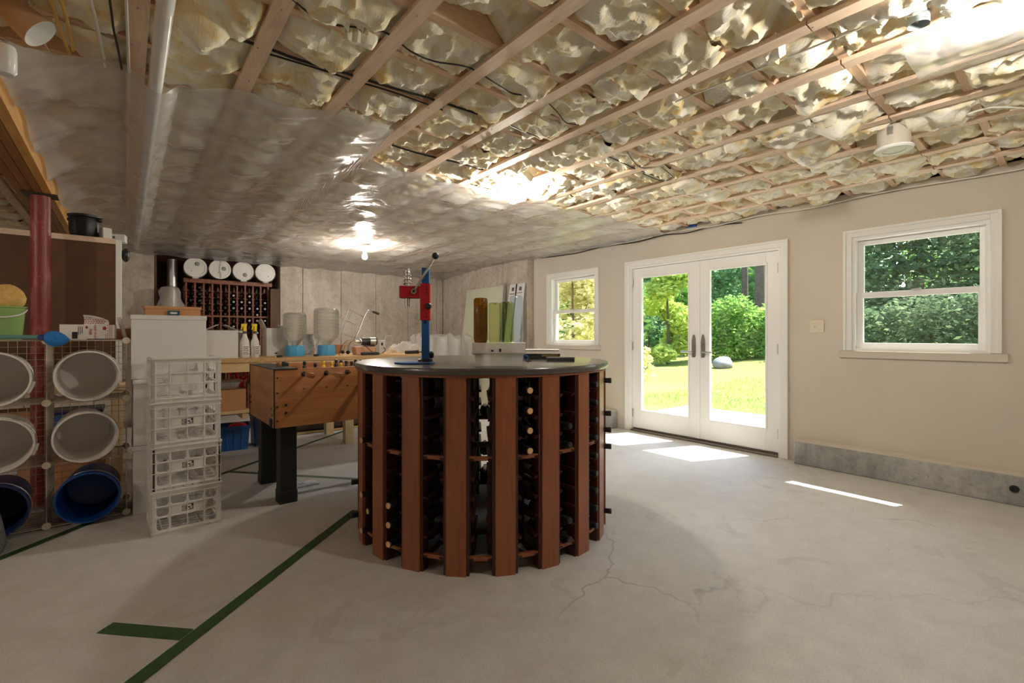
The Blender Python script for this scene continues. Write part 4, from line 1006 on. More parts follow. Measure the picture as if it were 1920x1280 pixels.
rc = thing('red_bottle_tree', 'red plastic bottle drying tree with curved arms under the workbench', 'drying rack', (bx(452,5.62),5.62,sz))
MB().lathe([(.0001,0),(.03,0),(.022,.3),(.0001,.3)], 14).build('stem', MT['red_pl'], rc)
for q in range(3):
    for a in range(6):
        t_ = 2*PI*a/6+q*.5; d = Vector((math.cos(t_),math.sin(t_),0)); z = .09+.10*q
        MB().tube(smooth_path([d*.02+Vector((0,0,z-.02)), d*.07+Vector((0,0,z-.01)), d*.11+Vector((0,0,z+.06))],4), .010, 7).build('arm', MT['red_pl'], rc)
wc = thing('wooden_rack', 'small redwood rack standing on the low shelf beside the cardboard box', 'rack', (bx(469,5.36),5.36,sz))
MB().box(-.035,-.02,-.06,.06,0,.25).box(.02,.035,-.06,.06,0,.25).box(-.02,.02,-.06,.06,.11,.13).box(-.02,.02,-.06,.06,.235,.25).build('rack_frame', MT['rackw'], wc); MB().box(-.018,.018,-.058,-.05,.135,.23).build('paper_label', MT['paper'], wc)
bi = thing('storage_bin', 'blue open ribbed plastic bin on the floor under the workbench', 'bin', (.845, 5.66, 0), -.12)
m = MB(); a1, b1_, a2, b2_, h = .155,.12,.175,.135,.25; tk = .006
for (sa, sb, rev) in ((1,1,False),):
    o_ = [(-a1,-b1_,0),(a1,-b1_,0),(a1,b1_,0),(-a1,b1_,0),(-a2,-b2_,h),(a2,-b2_,h),(a2,b2_,h),(-a2,b2_,h)]
    i_ = [(x*(1-tk/a1),y*(1-tk/b1_),max(z,tk)) for x,y,z in o_]
    m.add(o_+i_, [(0,3,2,1),(0,1,5,4),(1,2,6,5),(2,3,7,6),(3,0,4,7),(8,9,10,11),(8,12,13,9),(9,13,14,10),(10,14,15,11),(11,15,12,8),(4,5,13,12),(5,6,14,13),(6,7,15,14),(7,4,12,15)])
m.build('bin_body', MT['blue_pl'], bi)
MB().box(-a2-.008,a2+.008,-b2_-.012,-b2_,h-.03,h).box(-a2-.008,a2+.008,b2_,b2_+.012,h-.03,h).box(-a2-.012,-a2,-b2_,b2_,h-.03,h).box(a2,a2+.012,-b2_,b2_,h-.03,h).build('bin_rim', MT['blue_pl'], bi, bevel=.003)
for x in (-.09,-.03,.035,.10): MB().bar((x,-b1_-.003,.01),(x*1.05,-b2_-.003,h-.03),.022,.012,(0,-1,0)).build('rib', MT['blue_pl'], bi, bevel=.004)
MB().sphere((.07,.0,.22),.09,16,10,(1,.9,.55)).build('red_contents', MT['red_pl'], bi)
b2n = thing('storage_bin', 'navy lidded bin on the floor next to the open blue bin', 'bin', (1.12, 5.70, 0), .0)
MB().frus(0,0,0,.30,.055,.11,.065,.125).build('bin_body', MT['dkblue_pl'], b2n, bevel=.008); MB().box(-.07,.07,-.13,.13,.30,.325).build('lid', MT['dkblue_pl'], b2n, bevel=.004)
b3n = thing('plastic_carton', 'pale blue plastic carton on the floor behind the foosball legs', 'carton', (1.30, 5.68, 0), .0)
MB().box(-.06,.06,-.09,.09,0,.26).build('carton_body', M('pale_blue_plastic', rgb(140,198,230), .5), b3n, bevel=.006); MB().box(-.062,.062,-.092,.092,.22,.235).build('band', MT['ltblue_pl'], b3n)
# dark netting roll with yellow hem on floor under the bench's right part
nr = thing('netting_roll', 'roll of dark mesh netting with yellow hem on the floor', 'netting', (2.30, 6.05, 0))
MT['mesh'] = M('dark_netting', rgb(86,72,60), .9, var=.6, vs=160, bump=.8, bs=200)
m = MB().lathe([(.0001,-.75),(.15,-.75),(.165,-.2),(.16,.4),(.15,.75),(.0001,.75)], 24, c=(0,0,.165), axis='x'); m.build('roll', MT['mesh'], nr)
MB().tube([(-.75,-.10,.012),(-.2,-.13,.012),(.4,-.12,.012),(.75,-.10,.012)], .012, 6).build('hem', MT['cable_y'], nr)
# rag on the floor behind the near leg
p = on_z(567, 909, 0)
crumple('cleaning_rag', p.x, p.y, .001, .11, .07, .03, 'crumpled speckled rag on the floor beside the foosball leg', 8.2, 'speckle', 'rag')

# ================================================================== wine bottle
def bottle_parts(glass='bottle'):
    R = .0365                                                     # local axis +x, base at x=0, mouth at x=.30
    body = MB().lathe([(.0001,.012),(.025,.003),(.034,.0),(R,.006),(R,.175),(.034,.195),(.022,.218),(.0155,.232),(.0145,.25),(.0145,.287)], 18, axis='x').mesh('glass_body', MT[glass])
    foil = MB().lathe([(.0152,.235),(.0156,.25),(.0156,.284),(.0166,.286),(.0166,.296),(.0146,.299)], 16, axis='x').mesh('capsule', MT['foil'])
    top_c = MB().lathe([(.0158,.2985),(.014,.302),(.0001,.302)], 14, axis='x').mesh('cork_end', MT['cork'])
    top_k = MB().lathe([(.0158,.2985),(.014,.301),(.0001,.301)], 14, axis='x').mesh('capsule_end', MT['foil'])
    top_g = MB().lathe([(.0158,.2985),(.014,.301),(.0001,.301)], 14, axis='x').mesh('capsule_end', M('grey_capsule_end', rgb(176,170,164), .4))
    lab = MB().lathe([(R+.0003,.055),(R+.0003,.14)], 18, axis='x').mesh('paper_label', MT['paper'])
    return dict(body=body, foil=foil, c=top_c, k=top_k, g=top_g, lab=lab)
BP = bottle_parts()
def bottle(loc, ang, end, label, group, tilt=0.0, lab=False):
    r = thing('wine_bottle', label, 'bottle', loc, 0, group); r.rotation_euler = (0, tilt, ang)
    part('glass_body', BP['body'], r)
    part('capsule', BP['foil'], r); part('cork_end' if end == 'c' else 'capsule_end', BP[end], r)
    if lab: part('paper_label', BP['lab'], r)
    return r

# ================================================================== round wine rack
IX, IY = 1.81, 2.49; RT = .800; RS = .782
A0 = math.atan2(-IY, -IX)
isl = thing('round_wine_rack', 'round mahogany wine rack table with vertical slats and dark grey top', 'wine rack', (IX, IY, 0))
def pol(r, a, z=0): return Vector((r*math.cos(a), r*math.sin(a), z))
MT['top'] = M('dark_grey_laminate', rgb(74,72,70), .27, var=.08, vs=4, **{'Coat Weight': .3, 'Coat Roughness': .15})
MB().lathe([(.0001,.984),(RT-.012,.984),(RT-.003,.987),(RT,.995),(RT,1.012),(RT-.004,1.019),(RT-.012,1.021),(.0001,1.021)], 96).build('table_top', MT['top'], isl)
MB().lathe([(.0001,.972),(RT-.014,.972),(RT-.012,.974),(RT-.012,.984),(.0001,.984)], 96).build('top_rim', MT['rackw'], isl)
slm = MB().box(RS-.019, RS, -.050, .050, .0, .972).mesh('slat', MT['mahog'])
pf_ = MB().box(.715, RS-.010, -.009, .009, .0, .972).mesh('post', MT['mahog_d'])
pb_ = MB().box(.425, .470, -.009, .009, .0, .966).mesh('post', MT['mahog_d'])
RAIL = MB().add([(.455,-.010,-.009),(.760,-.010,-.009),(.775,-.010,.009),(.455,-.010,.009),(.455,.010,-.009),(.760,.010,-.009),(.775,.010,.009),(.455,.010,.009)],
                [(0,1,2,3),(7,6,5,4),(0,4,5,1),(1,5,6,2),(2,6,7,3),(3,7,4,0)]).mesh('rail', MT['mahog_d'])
ROWS = [.103,.201,.300,.397,.496,.597,.697,.795,.897]
D18 = math.radians(18)
for k in range(20):
    a = A0 + math.radians(-10) + D18*k
    part('slat', slm, isl, (0,0,0), (0,0,a))
    for s in (-1,1):
        # front posts flank the slat, back posts close the inner ring
        da = s*.0545/.75; part('post', pf_, isl, (0,0,0), (0,0,a+da))
        part('post', pb_, isl, (0,0,0), (0,0,a+s*.018/.45))
    ac = A0 + math.radians(-1) + D18*k
    hw = .75*D18/2-.062
    for z in (.080,.573):
        c = MB().bar(pol(.755,ac-hw/.755-.004,z), pol(.755,ac+hw/.755+.004,z), .024, .019); c.build('cross_bar', MT['mahog'], isl, bevel=.002)
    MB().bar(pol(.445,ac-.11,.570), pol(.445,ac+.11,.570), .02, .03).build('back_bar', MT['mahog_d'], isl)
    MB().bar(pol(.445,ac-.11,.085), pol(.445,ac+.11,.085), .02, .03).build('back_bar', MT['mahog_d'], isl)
back_rails = MB()
for k in range(20):
    ac = A0 + math.radians(-1) + D18*k; kk = (k+10) % 20 - 10
    for z in ROWS:
        for s in (-1,1):
            # rails run from the front posts to the back posts, leaning toward the centre line
            p0 = pol(.455, ac+s*(D18/2-.018/.45-.019/.45), z-.030); p1 = pol(.772, ac+s*(D18/2-.0545/.77-.021/.77), z-.030)
            if abs(kk) <= 7:
                m_ = part('rail', RAIL, isl); d_ = p1-p0; ang = math.atan2(d_.y,d_.x)
                m_.location = p0 - pol(.455, ang); m_.location.z = z-.030; m_.rotation_euler = (0,0,ang)
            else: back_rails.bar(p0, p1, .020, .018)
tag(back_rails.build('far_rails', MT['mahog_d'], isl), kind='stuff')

def rack_bottle(j, row, end, stick=.02, lab=False, rec=0.0):
    a = A0 + math.radians(-1+18*j)
    rm = RS + stick - rec
    bay = {1:'the bay of four pale corks', 2:'the bay beside the fully filled one', 3:'the fully filled rack bay', 4:'the bay facing the glass doors', -1:'the bay beside the cork-less front bay', -2:'the bay with three low corks', -3:'the bay facing the milk crates', -4:'the bay facing the foosball table', 9:'the bay facing the small window', 10:'the bay facing the back corner'}.get(j, 'a bay facing the back wall')
    rown = ('bottom','second','third','fourth','fifth','sixth','seventh','eighth','top')[row]
    lbl = {'c': 'wine bottle with pale cork', 'k': 'wine bottle with black capsule'}[end] + ', ' + rown + ' row of ' + bay
    q = pol(rm-.302, a, ROWS[row]+.010)
    if rec: lbl = 'labelled wine bottle deep inside, ' + rown + ' row of ' + bay
    bottle((IX+q.x, IY+q.y, q.z), a, end, lbl, 'wine bottles in the round rack', 0.0, lab)
for row in (5,6,7,8): rack_bottle(1, row, 'c', .012)
for row in (0,1,5,6): rack_bottle(2, row, 'k', .012)
for row in range(9): rack_bottle(3, row, 'k', .018)
for row in (0,4,5,6,8): rack_bottle(4, row, 'k', .04)
for row in (0,1,2): rack_bottle(-2, row, 'c', .03)
rack_bottle(-2, 3, 'c', 0, True, .16)
for row in (0,1,2,5): rack_bottle(-3, row, 'c', .035 if row != 1 else .0)
for row in (0,2): rack_bottle(-4, row, 'k', .04)
for row in (1,2,3): rack_bottle(-1, row, 'k', 0, True, .14)
for row in (0,3,7,8): rack_bottle(-2 if row > 6 else 2, row if row > 2 else 2, 'k', 0, True, .12)
for (j,row) in ((9,1),(9,3),(9,6),(10,0),(10,2),(10,5)): rack_bottle(j, row, 'k', .0)

# ---- on the table top
ZT = 1.0215
RZ = -TH
q = on_z(778, 681, ZT)
ck = thing('bench_corker', 'red and blue bench bottle corker with long steel lever', 'corker', (q.x, q.y, ZT), RZ+.05)
MB().lathe([(.0001,0),(.112,0),(.116,.004),(.114,.010),(.0001,.010)], 40).build('base_plate', MT['blue_p'], ck)
MB().lathe([(.0001,.010),(.042,.010),(.042,.022),(.030,.028),(.0001,.028)], 24, c=(.060,.0,0)).build('base_pad', MT['black'], ck)
MB().box(.040,.083,-.021,.021,.012,.545).build('column', MT['blue_p'], ck, bevel=.003)
for z in (.235,.40,.505): MB().lathe([(.0001,-.0225),(.008,-.0222),(.009,-.0208)], 12, c=(.062,0,z), axis='y').build('peg_hole', MT['black'], ck)
MB().lathe([(.0001,0),(.018,.002),(.020,.012),(.016,.024),(.0001,.026)], 16, axis='x').xf(Matrix.Translation((.083,0,.048))).build('clamp_knob', MT['black'], ck)
hd = MB().box(.032,.090,-.028,.028,.245,.455).box(-.075,.034,-.028,.028,.372,.440).build('head', MT['red_p'], ck, bevel=.004)
MB().box(-.082,.040,-.031,.031,.372,.378).box(-.082,.040,-.031,.031,.434,.440).box(-.084,-.070,-.031,.031,.372,.440).build('head_flange', MT['red_p'], ck, bevel=.003)
for z in (.27,.29,.395,.41,.425,.44): MB().lathe([(.0001,-.0292),(.005,-.029),(.0055,-.0278)], 10, c=(.070,0,z-.005), axis='y').build('punched_hole', M('dark_red_hole', rgb(96,16,20), .6) if z == .27 else bpy.data.materials['dark_red_hole'], ck)
MB().lathe([(.0001,0),(.017,.0),(.019,.012),(.014,.024),(.0001,.026)], 16, axis='y').xf(Matrix.Translation((.082,-.028,.325)) @ Matrix.Rotation(PI,4,'Z')).build('clamp_knob', MT['black'], ck)
MB().cyl((-.042,0,.325),(-.042,0,.372),.016,16).build('plunger', MT['chrome'], ck)
MB().cyl((-.042,0,.440),(-.042,0,.540),.015,16).build('plunger_rod', MT['steel'], ck)
sp = [(-.042+.020*math.cos(t_*.5), .020*math.sin(t_*.5), .442+.0016*t_) for t_ in range(0,61)]
MB().tube(sp, .0032, 6).build('spring', MT['chrome'], ck)
lv = MB().tube([(.0,-.034,.408),(.115,-.040,.600)], .007, 10).build('lever', MT['chrome'], ck)
MB().sphere((.120,-.040,.608),.0195,18,12).build('lever_ball', MT['black'], lv)
MB().lathe([(.0001,0),(.016,.001),(.018,.006),(.018,.03)], 18, axis='y').xf(Matrix.Translation((.0,-.046,.408))).build('pivot_hub', MT['chrome'], ck); MB().lathe([(.0001,-.002),(.007,-.002),(.008,.001)],10,axis='y').xf(Matrix.Translation((.0,-.046,.408))).build('pivot_hole', MT['black'], ck)

q = on_z(935, 687, ZT)
tubc = Vector((q.x, q.y, 0)) + Vector((sT, cT, 0))*.085
tub = thing('plastic_basin', 'milky white rectangular basin full of upturned bottles on round table', 'basin', (tubc.x, tubc.y, ZT), RZ+.02)
MT['milky'] = THIN('milky_plastic', (.96,.96,.96,1), 1.45, .25, .82, rgb(236,234,232), translucent=True)
def open_tub(m, a1, b1, a2, b2, z0, z1, tk):
    o_ = [(-a1,-b1,z0),(a1,-b1,z0),(a1,b1,z0),(-a1,b1,z0),(-a2,-b2,z1),(a2,-b2,z1),(a2,b2,z1),(-a2,b2,z1)]
    i_ = [(x-math.copysign(tk,x), y-math.copysign(tk,y), z if z > z0 else z0+tk) for x,y,z in o_]
    m.add(o_+i_, [(0,3,2,1),(0,1,5,4),(1,2,6,5),(2,3,7,6),(3,0,4,7),(8,9,10,11),(8,12,13,9),(9,13,14,10),(10,14,15,11),(11,15,12,8),(4,5,13,12),(5,6,14,13),(6,7,15,14),(7,4,12,15)])
m = MB(); open_tub(m, .118,.078,.126,.085,0,.075,.004); m.build('lower_body', MT['milky'], tub, bevel=.006)
m = MB(); m.box(-.136,.136,-.095,-.090,.068,.122).box(-.136,.136,.090,.095,.068,.122).box(-.136,-.131,-.09,.09,.068,.122).box(.131,.136,-.09,.09,.068,.122); m.build('rim_band', MT['milky'], tub, bevel=.002)
MB().box(-.140,.140,-.098,-.086,.066,.074).box(-.140,.140,.086,.098,.066,.074).box(-.140,-.126,-.086,.086,.066,.074).box(.126,.140,-.086,.086,.066,.074).build('ledge', MT['milky'], tub, bevel=.002)
MB().box(-.06,.075,-.0962,-.0952,.074,.092).build('painted_slot', M('slot_light', rgb(206,200,196), .5), tub)  # pale plate paints the bright strip seen through the handle cutout
MB().box(.0,.012,-.0970,-.0962,.075,.092).box(-.04,-.028,-.0970,-.0962,.076,.086).build('slot_mark', MT['printblk'], tub)
def jar(lx, ly, R, Hh, tint, label, milk=.0, mc=(1,1,1,1), zb=.05):
    wv = Matrix.Rotation(RZ+.02,3,'Z') @ Vector((lx,ly,0))
    r = thing('upturned_bottle', label, 'bottle', (tubc.x+wv.x, tubc.y+wv.y, ZT+zb), 0, 'bottles standing upside down in the basin')
    mt = THIN('bottle_glass_'+str(len(bpy.data.materials)), tint, 1.6, .03, milk, mc, .12, 12)
    MB().lathe([(.013,0),(.0145,.003),(.0145,.03),(.02,.045),(R*.8,.068),(R,.09),(R,Hh-.012),(R*.9,Hh-.002),(R*.5,Hh),(.0001,Hh-.012)], 28).build('glass_body', mt, r)
    MB().lathe([(.0150,.0),(.0165,.002),(.0165,.012),(.015,.014)], 18).build('lip_ring', mt, r)
jar(-.096,-.040,.037,.305,rgb(186,148,76),'amber brown glass bottle upside down in the white basin')
jar(-.022,-.040,.033,.280,rgb(232,232,200),'pale olive glass bottle upside down next to the amber one')
jar(.045,-.042,.032,.285,rgb(226,232,186),'yellow-green glass bottle upside down between olive and clear bottles')
jar(.092,.010,.037,.320,rgb(236,244,250),'tall frosted clear bottle upside down at the basin end',.22,rgb(230,240,250))
jar(-.094,.042,.034,.270,rgb(226,228,220),'clear glass bottle upside down behind the amber bottle')
jar(.030,.046,.028,.290,rgb(224,234,232),'clear glass bottle upside down behind the yellow-green bottle')
tag(MB().sphere((0,0,.018),.018,12,8).build('blue_stopper', MT['bucketblue'], None, (on_z(986,673,ZT).x, on_z(986,673,ZT).y, ZT+.001)), 'small blue round stopper beside the white basin', 'stopper')

qa = on_z(1018, 673, ZT); fwv = Vector((sT,cT,0))
bkb = thing('large_book', 'thick dark book with yellow-green spine print under the white binder', 'book', (qa.x+fwv.x*.10, qa.y+fwv.y*.10, ZT+.0005), RZ+.03)
MB().box(-.115,.115,-.085,.085,0,.004).box(-.115,.115,-.085,.085,.030,.034).box(-.115,.115,-.088,-.083,0,.034).build('cover', M('dark_book_cover', rgb(40,42,40), .5), bkb, bevel=.001); MB().box(-.112,.112,-.083,.082,.004,.030).build('pages', MT['paper'], bkb)
MB().box(-.01,.10,-.0888,-.088,.018,.033).build('spine_band', M('olive_gold_band', rgb(150,138,58), .5), bkb)
bd = thing('ring_binder', 'white ring binder lying on top of the dark book', 'binder', (qa.x+fwv.x*.125-.03*cT, qa.y+fwv.y*.125+.03*sT, ZT+.0355), RZ-.02)
MB().box(-.155,.155,-.125,.125,0,.003).box(-.155,.155,-.125,.125,.024,.027).box(-.155,-.151,-.125,.125,.003,.024).build('cover', MT['white'], bd, bevel=.001); MB().box(-.150,.140,-.118,.118,.003,.02).build('papers', MT['paper'], bd)
qg = on_z(1046, 677, ZT)
for i,(off,h0,rz_,lb) in enumerate(((.03,.0,.02,'black flat folder lowest in the small pile on the round table'),(.028,.008,-.06,'black flat folder in the middle of the small pile'),(.026,.016,.05,'dark grey folder on top of the small pile on round table'))):
    r = thing('flat_folder', lb, 'folder', (qg.x+fwv.x*off+.02*cT, qg.y+fwv.y*off-.02*sT, ZT+.0005+h0), RZ+rz_)
    MB().box(-.085,.085,-.03,.05,0,.0025).box(-.085,.085,-.03,.05,.0048,.0073).build('cover', MT['black'] if i < 2 else MT['printgrey'], r); MB().box(-.080,.080,-.026,.046,.0025,.0048).build('sheets', MT['paper'], r)
tag(MB().tube([(0,0,.006),(.0,.004,.03)], .006, 8).box(-.016,.016,-.012,.012,0,.006).build('small_stand', MT['black'], None, (on_z(991,677,ZT).x, on_z(991,677,ZT).y, ZT+.0005)), 'small black stand between the basin and the dark book', 'stand')

# ================================================================== wine rack in the back wall niche
NY = YB+.13
wr2 = thing('wine_cabinet_rack', 'tall redwood bottle rack set into the concrete wall niche', 'wine rack', ((NX0+NX1)/2, NY+.15, 0))
ux0 = on_y(349, 560, NY).x; ux1 = on_y(503, 560, NY).x; NC = 10; pit = (ux1-ux0)/NC; cxn = (NX0+NX1)/2
zr_top = on_y(425, 531, NY).z; zr_mid = on_y(425, 593, NY).z
for i in range(NC+1):
    x = ux0+pit*i-cxn
    MB().box(x-.011,x+.011,-.15,-.125,.30,zr_top-.02).build('upright', MT['rackw'], wr2, bevel=.002); MB().box(x-.011,x+.011,.125,.15,.30,zr_top-.02).build('upright', MT['rackw'], wr2)
MB().box(ux0-cxn-.03,ux1-cxn+.05,-.17,.17,zr_top-.02,zr_top+.04).build('top_board', MT['rackw'], wr2, bevel=.003)
MB().box(ux0-cxn-.02,ux1-cxn+.03,-.155,-.12,zr_mid-.012,zr_mid+.012).build('mid_bar', MT['rackw'], wr2, bevel=.002)
MB().box(ux0-cxn-.02,ux1-cxn+.03,-.15,.15,0,.30).build('plinth', MT['rackback'], wr2)
zrow0 = on_y(425, 543, NY).z; dz = (on_y(425,543,NY).z-on_y(425,590,NY).z)/4.0
def rz_(r): return zrow0-dz*r if r < 5 else zr_mid-(.065+dz*(r-5))
rm_ = MB().box(-.010,.010,-.16,.13,-.006,.006).mesh('rail', MT['rackw'])
NR = 11
for i in range(NC):
    for r in range(NR):
        for s in (-1,1): part('rail', rm_, wr2, (ux0+pit*(i+.5)-cxn+s*(pit/2-.014), 0, rz_(r)-.034))
for (c_, rows, e) in ((1,(0,1,2),'k'),(4,(3,4,5),'k'),(5,(1,2,3,6),'g'),(6,(2,3),'g'),(7,(1,2,3,5),'g'),(8,(3,4,5),'g'),(9,(2,3,5),'g'),(6,(6,),'k'),(8,(7,),'g'),(0,(2,),'k')):
    for r in rows:
        nth = ('first','second','third','fourth','fifth','sixth','seventh','eighth','ninth','tenth')
        lb = ('pale-ended' if e == 'g' else 'dark-ended')+' bottle in the niche rack, '+nth[r]+' row down, '+nth[NC-1-c_]+' column from niche post'
        bottle((ux0+pit*(c_+.5), NY+.265, rz_(r)+.008), -PI/2, e, lb, 'wine bottles in the niche rack')
# white lidded pails lying on the niche rack
pcs = [(368,506,'white lidded pail on the niche rack, next to the steel duct'),(411,507,'white lidded pail on the niche rack with a wire across its lid'),(456,511,'white lidded pail on the niche rack, third from the steel duct'),(496,514,'white lidded pail on the niche rack, touching the brown niche post')]
for i,(px,py,lb) in enumerate(pcs):
    c_ = Vector((1.205+(i-1.5)*.296, 0, 0)); R = .131
    r = thing('lidded_pail', lb, 'pail', (c_.x, YB+.20, zr_top+.042), 0, 'white lidded pails on the niche rack')
    zc = R+.012
    MB().lathe([(.0001,.19),(.118,.19),(.121,.185),(R-.006,-.165),(R-.006,-.17)], 36, c=(0,0,zc), axis='y').build('bucket', MT['plastic_w'], r)
    MB().lathe([(.0001,-.178),(R-.022,-.178),(R-.018,-.184),(R+.004,-.184),(R+.009,-.178),(R+.009,-.160),(R+.003,-.156)], 36, c=(0,0,zc), axis='y').build('lid', MT['plastic_w'], r)
    an = (.9,.2,-.9,.0)[i]
    if i < 3: MB().lathe([(.0001,-.190),(.022,-.190),(.028,-.186),(.030,-.178)], 18, c=(.07*math.cos(an)-.02,0,zc+.07*math.sin(an)), axis='y').build('spout_cap', M('grey_cap', rgb(150,150,150), .5) if i == 0 else bpy.data.materials['grey_cap'], r)
    MB().lathe([(.0001,-.1805),(.006,-.1805),(.0065,-.177)], 10, c=(-.05+.03*i,0,zc-.05), axis='y').build('air_hole', MT['black'], r)
    hp = [((R+.014)*math.cos(t_), -.15-.04*math.sin(t_), zc-(R+.03)*math.sin(t_)*.9) for t_ in [PI*k/12 for k in range(13)]] if i != 1 else [(.01*math.sin(k*.8), -.192, zc+R-2*R*k/12) for k in range(13)]
    if i != 1:
        hp = [((R+.010)*math.cos(t_), -.19-.012*math.sin(t_), zc-(R+.02)*math.sin(t_)) for t_ in [PI*k/12 for k in range(13)]]
    b = MB().tube(hp, .0028, 5).build('bail', MT['steel'], r)
    if i != 1: MB().tube(hp[5:8], .009, 8).build('grip', MT['plastic_w'], b)
# duct with plastic bag in the niche
dx = on_y(323, 500, YB+.25).x
du = thing('steel_duct', 'galvanized round duct pipe rising in the niche corner', 'duct', (dx, YB+.25, 0))
MB().lathe([(.062,.0),(.062,2.25)], 24).build('pipe', MT['steel'], du); MB().lathe([(.066,1.78),(.067,1.80),(.066,1.82)], 24).build('seam_band', MT['steel'], du)
pb2 = on_y(318, 590, YB-.10)
m = MB().lathe([(.0001,0),(.10,.0),(.13,.08),(.14,.18),(.12,.28),(.13,.36),(.09,.42),(.03,.44),(.0001,.44)], 32); NP = np.array(m.v); ff = (fbm(NP[:,0]*16+NP[:,1]*9+2, NP[:,2]*12+NP[:,1]*7, 4)-.5)
NP[:,:2] *= (1+ff*.55)[:,None]; m.v = [tuple(x) for x in NP]
# shelf bracket box the bag rests on
stb = thing('storage_carton', 'plain brown carton tower in front of the niche corner', 'box', (pb2.x, YB-.17, 0))
MB().box(-.17,.17,-.14,.14,0,.70).build('lower_carton', MT['card'], stb, bevel=.004); MB().box(-.16,.16,-.13,.13,.70,pb2.z-.06).build('upper_carton', MT['card'], stb, bevel=.004)
tag(m.build('plastic_bag', MT['wrap'], None, (pb2.x, YB-.17, pb2.z-.058)), 'crumpled clear plastic bag standing in front of the steel duct', 'plastic bag')

# ================================================================== sheets leaning on the right concrete wall
def lean_board(y0, y1, h, base, topx, tk, mat, name, label, cat):
    r = thing(name, label, cat, (base, (y0+y1)/2, 0)); w2 = (y1-y0)/2
    dx_ = topx-base
    m = MB().add([(0,-w2,0),(tk,-w2,0),(tk+dx_,-w2,h),(dx_,-w2,h),(0,w2,0),(tk,w2,0),(tk+dx_,w2,h),(dx_,w2,h)],[(0,1,2,3),(7,6,5,4),(0,4,5,1),(1,5,6,2),(2,6,7,3),(3,7,4,0)])
    m.build('board', mat, r); return r
gb = lean_board(5.91, 7.02, 1.99, 4.50, 4.735, .013, M('green_gypsum_board', rgb(206,208,186), .75, var=.04, vs=3), 'gypsum_board', 'pale green gypsum board leaning on the concrete wall', 'board')
wbd = lean_board(5.44, 5.80, 1.99, 4.47, 4.735, .012, MT['card_w'], 'white_board', 'white printed board leaning at the end of the concrete wall', 'board')
def lb_pt(y, z, base=4.47, topx=4.735, h=1.99): return (base+(topx-base)*z/h-.0015-4.47, y-5.62, z)
def lb_strip(y0,y1,z0,z1,mat,nm,off=0.0):
    a = lb_pt(y0,z0); b = lb_pt(y1,z0); c = lb_pt(y1,z1); d = lb_pt(y0,z1)
    return MB().add([(p_[0]-off,p_[1],p_[2]) for p_ in (a,b,c,d)]+[(p_[0]+.0015,p_[1],p_[2]) for p_ in (a,b,c,d)], [(0,3,2,1),(0,1,5,4),(1,2,6,5),(2,3,7,6),(3,0,4,7)]).build(nm, mat, wbd)
lb_strip(5.615,5.645,.9,1.99,MT['black'],'black_stripe',.002)
lb_strip(5.50,5.56,1.88,1.94,MT['printgrey'],'printed_mark'); lb_strip(5.68,5.74,1.88,1.94,MT['printgrey'],'printed_mark'); lb_strip(5.66,5.78,1.83,1.845,MT['printgrey'],'printed_line'); lb_strip(5.47,5.60,1.84,1.85,MT['printgrey'],'printed_line')
tag(MB().bar((4.48,5.86,0),(4.69,5.86,2.02),.05,.02,(0,1,0)).build('metal_stud', MT['steel']), 'grey metal stud leaning between the green and white boards', 'stud')

# ================================================================== pipes, cables and fittings on the ceiling
def pz(px, py, z=ZB-.012): return on_z(px, py, z)
a = on_z(313, 0, 2.30); b = on_z(296, 462, 2.27)
pv = thing('pvc_pipe', 'white plastic drain pipe running along the ceiling behind the clear sheet', 'pipe', (a.x, 0, 0))
MB().tube([(0,-1.0,2.328),(0,3.0,2.326),(0,YB-.01,2.322)], .027, 20).build('pipe', MT['pvc'], pv)
for y in (1.2, 4.6): MB().tube([(0,y-.03,2.327),(0,y+.03,2.327)], .031, 20).build('coupling', MT['pvc'], pv)
def cable(pts, r, mat, label, name='ceiling_cable', k=6):
    return tag(MB().tube(smooth_path(pts, k), r, 6).build(name, MT[mat]), label, 'cable', 'cables under the ceiling')
def cpx(pp, z=ZB-.008): return [on_z(p_[0], p_[1], (p_[2] if len(p_) > 2 else z)) for p_ in pp]
for (pp_, r_, lb_), pt_c in zip(CABLE_PX, CABLE_PT): tag(MB().tube(pt_c, r_, 6).build('ceiling_cable', MT['cable_k']), lb_, 'cable', 'cables under the ceiling')
cable([Vector((2.20,3.2,ZB-.004)),Vector((2.19,2.4,ZB-.006)),Vector((2.17,1.5,ZB-.006)),Vector((2.21,.6,ZB-.004)),Vector((2.22,-.6,ZB-.004))], .0045, 'cable_w', 'white cable running straight along the strapping to the bulb')
cable(cpx([(1700,248),(1760,232),(1838,206),(1870,201),(1925,203)]), .005, 'cable_w', 'white cable running from the round can light toward the window wall')
cable([Vector((XW-.05,y_,2.365-.02*(i%2))) for i,y_ in enumerate((4.4,3.6,3.0,2.5,2.0,1.6,1.0,.3,-.5))], .005, 'cable_w', 'white cable running along the top of the window wall')
cable([Vector((XW-.035,y_,2.352-.022*(i%2))) for i,y_ in enumerate((5.2,4.5,4.0,3.5,3.1,2.8,2.5,2.2))], .006, 'cable_k', 'black cable bunched along the top of the wall above the door')
